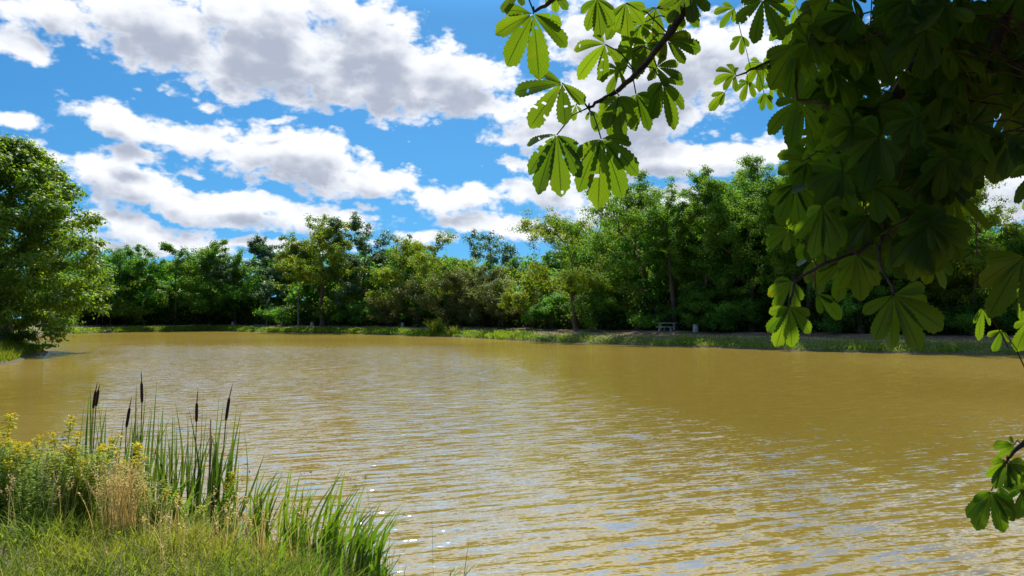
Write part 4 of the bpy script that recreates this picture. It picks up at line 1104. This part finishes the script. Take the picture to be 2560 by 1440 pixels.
# ------------------------------------------------------------------ overhanging horse chestnut, near right
def chest_mat():
    m = bpy.data.materials.new('near_chestnut_leaf'); m.use_nodes = True; N = NT(m.node_tree); N.n.clear()
    geo = N.node('ShaderNodeNewGeometry'); uvn = N.node('ShaderNodeUVMap'); sp = N.node('ShaderNodeSeparateXYZ'); N.l.new(uvn.outputs[0], sp.inputs[0])
    a = N.math('ABSOLUTE', sp.outputs[0])
    ph = N.math('SUBTRACT', N.math('MULTIPLY', sp.outputs[1], 15.0), N.math('MULTIPLY', a, 3.2))
    fr = N.math('FRACT', ph); vein = N.math('ABSOLUTE', N.math('SUBTRACT', fr, .5))
    vein = N.mapr(vein, .40, .5, 0, 1)
    mid = N.mapr(a, .035, .09, 1, 0); vein = N.math('MAXIMUM', vein, mid)
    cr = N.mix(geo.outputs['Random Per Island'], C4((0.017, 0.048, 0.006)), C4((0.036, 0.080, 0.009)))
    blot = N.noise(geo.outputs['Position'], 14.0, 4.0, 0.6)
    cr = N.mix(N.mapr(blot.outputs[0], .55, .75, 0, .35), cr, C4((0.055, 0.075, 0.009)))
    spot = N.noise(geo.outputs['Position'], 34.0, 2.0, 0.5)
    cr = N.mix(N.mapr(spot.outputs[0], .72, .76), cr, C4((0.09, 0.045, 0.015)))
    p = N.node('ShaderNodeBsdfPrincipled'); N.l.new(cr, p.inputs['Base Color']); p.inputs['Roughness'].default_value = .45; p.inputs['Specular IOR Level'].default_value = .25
    t = N.node('ShaderNodeBsdfTranslucent')
    tm = N.node('ShaderNodeMix', data_type='RGBA', blend_type='MULTIPLY'); tm.inputs[0].default_value = 1
    N.l.new(cr, tm.inputs[6]); N.l.new(N.mix(vein, C4((7.4, 5.0, 1.0)), C4((2.7, 2.1, 0.6))), tm.inputs[7]); N.l.new(tm.outputs[2], t.inputs[0])
    mx = N.node('ShaderNodeMixShader'); mx.inputs[0].default_value = .48; N.l.new(p.outputs[0], mx.inputs[1]); N.l.new(t.outputs[0], mx.inputs[2])
    o = N.node('ShaderNodeOutputMaterial'); N.l.new(mx.outputs[0], o.inputs[0]); return m
M_NEAR = chest_mat()
CR = np.array([1.0, 0, 0]); CU = np.array([0, -SP, CP]); CF = np.array([0, CP, SP])

def leaflet(mb, base, D, N, L, rng, rows=22, cols=(-1, -.5, 0, .5, 1), droop=.25, wf=.36, holes=0.0):
    D = nrm(D); N = nrm(N - np.dot(N, D) * D); S_ = np.cross(N, D)
    t = np.linspace(0, 1, rows + 1); s = np.array(cols)
    w = (t ** .95) * np.clip(1 - t, 0, 1) ** .40; w = w / w.max() * L * wf * .5
    w = w * np.where(t > .86, 1 - .55 * ((t - .86) / .14) ** .7, 1)
    if rows > 12: w = w * (1 + .075 * ((np.arange(rows + 1) % 2) * 2 - 1))
    w[0] = L * .010; w[-1] = L * .004
    cup = rng.uniform(.10, .48); fold = rng.uniform(-.1, .12)
    x = t[:, None] * L + np.abs(s)[None] * w[:, None] * .18
    y = s[None] * w[:, None]
    ph = t[:, None] * 11 - np.abs(s)[None] * 2.4
    pleat = (np.abs((ph % 1.0) - .5) - .25) * L * .028 * np.abs(s)[None] * (np.sin(np.pi * t)[:, None] ** .5) if rows > 12 else 0
    z = np.abs(y) * cup * (1.2 - t[:, None]) + pleat + fold * y * t[:, None]
    wav = rng.uniform(0, 6.28); z = z + L * .02 * np.sin(t[:, None] * 6 + wav) * s[None]
    P = base + x[..., None] * D + y[..., None] * S_ + z[..., None] * N
    P[..., 2] -= droop * L * (t[:, None] ** 2)
    P = P + (-.12 * droop * L * (t ** 2))[:, None, None] * D
    nc = len(s); i = np.arange(rows)[:, None] * nc; j = np.arange(nc - 1)[None]
    Fq = np.stack([i + j, i + j + 1, i + nc + j + 1, i + nc + j], -1).reshape(-1, 4)
    if holes > 0:
        Fq = Fq[rng.random(len(Fq)) > holes]
    uv = np.stack([np.broadcast_to(s[None], y.shape), np.broadcast_to(t[:, None], y.shape)], -1).reshape(-1, 2)
    mb.add(P.reshape(-1, 3), Fq, uv)

def palmate(mb, tw, hub, D, N, L, rng, n=None, spread=None, fine=True, pet=None, holes=0.0, droop=None):
    D = nrm(D); N = nrm(N - np.dot(N, D) * D); S_ = np.cross(N, D)
    n = n or int(rng.choice([5, 6, 7, 7])); spread = spread or R(rng.uniform(78, 108))
    for k in range(n):
        u = (k / (n - 1) * 2 - 1) if n > 1 else 0
        a = u * spread + rng.normal() * .06
        d = D * math.cos(a) + S_ * math.sin(a)
        l = L * (1 - .42 * abs(u) ** 1.5) * rng.uniform(.9, 1.06)
        nn = N + rng.normal(size=3) * .22
        leaflet(mb, hub + d * L * .025, d + N * rng.normal() * .12, nn, l, rng, 22 if fine else 7, (-1, -.5, 0, .5, 1) if fine else (-1, 0, 1), rng.uniform(.05, .55) if droop is None else droop, rng.uniform(.36, .44), holes)
    if pet is not None and tw is not None:
        pet = np.asarray(pet); midp = (pet + hub) / 2 + np.array([0, 0, .02])
        tube(tw, [pet, midp, hub], [.0028, .0024, .0022], 5)

def near_chestnut():
    rng = np.random.default_rng(58)
    base = np.array([4.2, 1.2, gz(4.2, 1.2)])
    root = thing('horse_chestnut_tree', 'horse chestnut overhanging the near bank, large dark hand shaped leaves filling the upper right', 'tree', base)
    lo = lambda P: np.asarray(P, float) - base
    wood = MB()
    tr = [lo((4.2, 1.2, -.0)), lo((4.2, 1.2, 1.6)), lo((4.15, 1.25, 3.0)), lo((4.1, 1.4, 4.6)), lo((4.0, 1.7, 6.5)), lo((3.9, 2.0, 8.5))]
    tube(wood, tr, [.42, .33, .29, .25, .18, .08], 12); wood.build('trunk', M_BARK, root, True)
    limb = MB()
    def poly(pts, r0, r1, sides=7):
        P = np.array([p if len(p) == 3 and not isinstance(p, tuple) else (U(*p) if p[0] > 20 else np.array(p)) for p in pts], float)
        # smooth
        tt = np.linspace(0, len(P) - 1, (len(P) - 1) * 5 + 1); Q = np.stack([np.interp(tt, np.arange(len(P)), P[:, i]) for i in range(3)], -1)
        for _ in range(3): Q[1:-1] = (Q[:-2] + 2 * Q[1:-1] + Q[2:]) / 4
        Q[1:-1] += rng.normal(size=Q[1:-1].shape) * r1 * .5
        tube(limb, Q - base, np.linspace(r0, r1, len(Q)), sides); return Q
    W0 = np.array([4.1, 1.5, 4.4])
    b_left = poly([W0, np.array([2.2, 2.6, 4.6]), (1790, -130, 2.5), (1740, -20, 2.45), (1690, 60, 2.4), (1640, 130, 2.38), (1560, 215, 2.35), (1500, 255, 2.3), (1470, 270, 2.3)], .022, .0040)
    b_left2 = poly([np.array([2.2, 2.6, 4.6]), (1560, -160, 2.3), (1440, -60, 2.25), (1380, 0, 2.2), (1335, 30, 2.2)], .02, .004)
    b_main = poly([W0, np.array([2.6, 2.0, 4.5]), (2350, -60, 2.3), (2335, 60, 2.3), (2290, 180, 2.3), (2220, 270, 2.3), (2160, 315, 2.3)], .05, .014)
    b_dn = poly([(2290, 180, 2.3), (2285, 250, 2.28), (2255, 340, 2.2), (2248, 460, 2.1), (2225, 540, 2.0), (2195, 590, 1.95), (2150, 630, 1.95)], .016, .005)
    b_dn2 = poly([(2225, 540, 2.0), (2190, 640, 1.85), (2235, 735, 1.75)], .005, .003)
    b_r = poly([W0, np.array([2.9, 2.2, 4.3]), (2520, -60, 2.2), (2500, 80, 2.2), (2430, 180, 2.2), (2400, 260, 2.2), (2385, 290, 2.2)], .04, .010)
    b_r2 = poly([np.array([2.9, 2.2, 4.3]), (2640, 100, 1.8), (2620, 400, 1.8), (2580, 640, 1.75)], .022, .006)
    b_low = poly([W0, np.array([3.4, 2.8, 3.2]), np.array([2.5, 3.2, 2.4]), (2600, 1080, 3.0), (2540, 1120, 3.0), (2519, 1150, 3.0)], .03, .004)
    b_back = poly([W0, np.array([3.2, 4.2, 5.6]), (2080, 40, 5.2), (1990, 120, 5.2), (1900, 165, 5.1), (1840, 190, 5.1)], .04, .005)
    b_h = poly([(2300, 130, 2.3), (2200, 118, 2.25), (2080, 125, 2.2), (1985, 110, 2.0)], .010, .005)
    b_h2 = poly([(1985, 110, 2.0), (1990, 190, 1.95), (1993, 250, 1.95)], .005, .003)
    b_R1 = poly([np.array([2.0, 2.2, 4.2]), (1960, -90, 2.05), (1910, -10, 2.0)], .012, .004)
    b_l3 = poly([(2150, 630, 1.95), (2060, 660, 1.9), (1985, 700, 1.9), (1975, 760, 1.85)], .006, .003)
    b_l4 = poly([(2160, 315, 2.3), (2080, 400, 2.1), (1990, 455, 2.0)], .007, .003)
    allb = np.concatenate([b_left, b_left2, b_main, b_dn, b_dn2, b_r, b_r2, b_low, b_back, b_h, b_h2, b_R1, b_l3, b_l4])
    limb.build('branch', M_TWIG, root, True)
    tw = MB()
    def hero(mb, px, py, d, ang, Lpx, n=None, spread=None, tilt=0.0, roll=0.0, holes=0.0, droop=None):
        hub = U(px, py, d); a = R(ang)
        D = math.cos(a) * CR - math.sin(a) * CU + CF * tilt
        N = -CF * .9 + CU * (.12 + .25 * rng.normal()) + CR * (roll + .2 * rng.normal())
        L = Lpx * d / F * .94
        if droop is None: droop = rng.uniform(.05, .32)
        near_b = allb[np.argmin(((allb - hub) ** 2).sum(1))]
        v = near_b - hub; dist = np.linalg.norm(v)
        pet = near_b if dist < .3 else hub + nrm(v) * .2
        palmate(mb, tw, hub - base, D, N, L, rng, n, R(spread) if spread else None, True, pet - base, holes, droop)
    A = MB()      # left hanging branch
    for h in [
        (1333, 35, 2.2, 100, 150, 6, 92, .1, .1, .02), (1385, -22, 2.2, 55, 62, 5, 70), (1300, -25, 2.2, 170, 90, 5, 80),
        (1405, 208, 2.25, 128, 142, 5, 88, -.1, .1, .012), (1392, 337, 2.2, 100, 148, 6, 72, 0, 0, .035), (1503, 347, 2.2, 76, 150, 6, 80, .05, 0, .015),
        (1548, 240, 2.3, 88, 98, 5, 70), (1656, 205, 2.35, 72, 115, 5, 85, .1, .1), (1513, 111, 2.4, 140, 98, 5, 95, 0, 0, .02), (1548, 177, 2.42, 165, 68, 5, 95),
        (1492, -3, 2.4, 85, 90, 5, 60), (1565, 7, 2.4, 85, 88, 5, 70), (1666, 100, 2.38, 15, 95, 5, 85), (1642, 167, 2.36, 30, 78, 5, 90),
        (1600, 60, 2.5, 110, 95, 6, 100), (1640, 20, 2.5, 60, 90, 6, 100), (1580, 130, 2.45, 130, 80, 5, 95), (1690, 10, 2.45, 20, 80, 6, 95), (1620, 110, 2.5, 90, 85, 6, 100),
        (1560, 40, 2.6, 150, 75, 6, 100), (1475, 276, 2.3, 75, 46, 3, 40), (1590, 235, 2.38, 60, 85, 5, 70), (1440, 262, 2.3, 100, 40, 3, 50), (1530, 262, 2.32, 110, 88, 4, 40), (1720, -20, 2.4, 100, 90, 6, 95)]:
        hero(A, *h)
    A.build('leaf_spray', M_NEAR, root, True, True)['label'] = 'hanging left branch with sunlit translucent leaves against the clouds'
    Bk = MB()     # sunny spray further back
    for h in [(1837, 187, 5.1, 190, 62, 6, 95), (1813, 230, 5.1, 140, 62, 3, 30), (1903, 160, 5.1, 120, 62, 6, 100), (1947, 133, 5.1, 100, 60, 6, 100), (1910, 233, 5.1, 80, 46, 4, 50),
              (1870, 205, 5.1, 110, 46, 5, 90), (1835, 20, 5.0, 150, 64, 4, 60), (1855, 90, 5.0, 115, 48, 4, 60), (1975, 60, 5.1, 130, 62, 6, 100), (1990, 15, 5.1, 160, 62, 6, 100), (2020, 90, 5.2, 90, 62, 6, 100),
              (1930, 210, 5.1, 60, 50, 5, 90), (2000, 170, 5.2, 90, 62, 6, 100), (2040, 180, 5.2, 80, 60, 6, 100), (2050, 230, 5.2, 100, 60, 6, 100), (1960, 180, 5.15, 100, 55, 6, 100), (2120, 240, 5.2, 100, 60, 6, 100), (2090, 330, 5.0, 90, 60, 6, 100)]:
        hero(Bk, *h)
    Bk.build('leaf_spray', M_NEAR, root, True, True)['label'] = 'bright yellow green sunlit leaves behind the dark ones'
    D_ = MB()     # dark mass: marked outline leaves
    for h in [(a_, b_, c_, d_, e_ * .9, *r_) for (a_, b_, c_, d_, e_, *r_) in [(1907, 0, 2.0, 85, 118, 6, 95, 0, 0, .01), (1990, 113, 1.95, 112, 165, 4, 50), (1993, 253, 1.95, 98, 130, 5, 85), (1987, 460, 2.0, 98, 118, 6, 75), (1973, 573, 1.95, 145, 84, 5, 80),
              (1980, 702, 1.9, 128, 92, 5, 70), (1973, 767, 1.85, 92, 116, 6, 75), (2040, 735, 1.95, 45, 98, 3, 30), (2233, 737, 1.72, 62, 172, 7, 88), (2320, 557, 1.85, 25, 122, 5, 60), (2227, 600, 1.9, 38, 142, 5, 60),
              (2143, 637, 1.9, 90, 118, 5, 60), (2560, 640, 1.7, 122, 195, 5, 60), (2600, 430, 1.7, 150, 120, 5, 70), (2040, 300, 2.0, 20, 95, 5, 80), (2060, 560, 2.05, 110, 120, 6, 95), (2110, 650, 2.1, 120, 110, 6, 90),
              (2330, 640, 2.1, 70, 90, 5, 80), (2180, 560, 2.1, 100, 120, 6, 90), (2070, 480, 2.1, 100, 120, 6, 90), (2290, 470, 2.0, 60, 125, 6, 90), (2360, 430, 2.0, 30, 120, 6, 90), (2430, 360, 1.9, 80, 120, 6, 95), (2540, 340, 1.8, 90, 120, 6, 95)]]:
        hero(D_, *h)
    # inner leaves of the dark mass
    poly_px = [(1985, -20), (2000, 120), (2010, 330), (2000, 430), (2000, 560), (2050, 640), (2180, 640), (2290, 600), (2370, 520), (2420, 430), (2480, 350), (2620, 330), (2620, -20)]
    def inside(x, y):
        c = False; n = len(poly_px)
        for i in range(n):
            x1, y1 = poly_px[i]; x2, y2 = poly_px[(i + 1) % n]
            if (y1 > y) != (y2 > y) and x < (x2 - x1) * (y - y1) / (y2 - y1) + x1: c = not c
        return c
    cnt = 0
    while cnt < 330:
        px, py = rng.uniform(1980, 2620), rng.uniform(-20, 650)
        if not inside(px, py): continue
        if (2130 < px < 2260 and 180 < py < 310 and rng.random() < .75): continue
        d = rng.uniform(1.8, 3.3); ang = rng.normal(95, 45)
        hero(D_, px, py, d, ang, rng.uniform(.09, .15) * F / d, None, None, rng.normal() * .4, rng.normal() * .4); cnt += 1
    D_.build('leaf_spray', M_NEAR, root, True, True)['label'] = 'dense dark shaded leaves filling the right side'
    E = MB()
    for h in [(2493, 660, 3.0, 120, 60, 4, 60), (2455, 770, 3.0, 95, 70, 3, 40), (2505, 825, 3.0, 110, 62, 3, 50), (2575, 800, 3.0, 110, 90, 4, 50), (2530, 690, 3.0, 90, 60, 4, 80), (2560, 720, 2.9, 100, 70, 5, 90)]:
        hero(E, *h)
    for h in [(2517, 1152, 3.0, 120, 70, 5, 60), (2519, 1158, 3.0, 40, 95, 4, 50), (2478, 1228, 3.0, 95, 98, 6, 70), (2535, 1112, 3.05, 170, 58, 4, 60), (2565, 1215, 3.0, 100, 90, 6, 80), (2500, 1215, 3.05, 70, 70, 4, 60)]:
        hero(E, *h)
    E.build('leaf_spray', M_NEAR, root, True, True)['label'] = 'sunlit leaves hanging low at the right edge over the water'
    tw.build('leaf_stalks', M_TWIG, root, True)
    # the rest of the crown, up and to the right
    Cn = MB(); n = 0; cl = MB()
    while n < 7600:
        x = rng.uniform(-1.6, 6.6) if rng.random() < .5 else rng.uniform(.5, 2.8); y = rng.uniform(-3.6, 5.6) if rng.random() < .5 else rng.uniform(2.2, 4.8); z = rng.uniform(3.2, 9.0)
        rr = math.hypot((x - 2.6) / 4.3, (y - 1.0) / 4.7)
        if rr > 1 or z > 9.2 - rr * 3.0: continue
        if y > .3:
            zt = 2.5 + .436 * y + .30
            if z < zt and x / y < .72: continue
            if y > .9 and x < .62 + .07 * max(0, z - 4): continue
            if y > 4.6 and x < 2.2: continue
        hub = np.array([x, y, z]); a = rng.uniform(0, 6.28)
        palmate(Cn, None, hub - base, (math.cos(a), math.sin(a), -.45), (rng.normal() * .3, rng.normal() * .3, 1), rng.uniform(.15, .21), rng, None, None, False); n += 1
    for k in range(16):
        a = k * 2.4; z = rng.uniform(4.0, 7.5); e = np.array([3.9 + math.cos(a) * 2.4, 2.4 + math.sin(a) * 2.8, z + .8])
        if e[1] > .3 and e[0] / e[1] < .36: continue
        tube(cl, np.array([(4.1, 1.5, z - .8), tuple((np.array([4.1, 1.5, z - .8]) + e) / 2 + (0, 0, .3)), tuple(e)]) - base, [.07, .045, .012], 7)
    Cn.build('crown', M_NEAR, root, False, True); cl.build('branch', M_BARK, root, True)
near_chestnut()
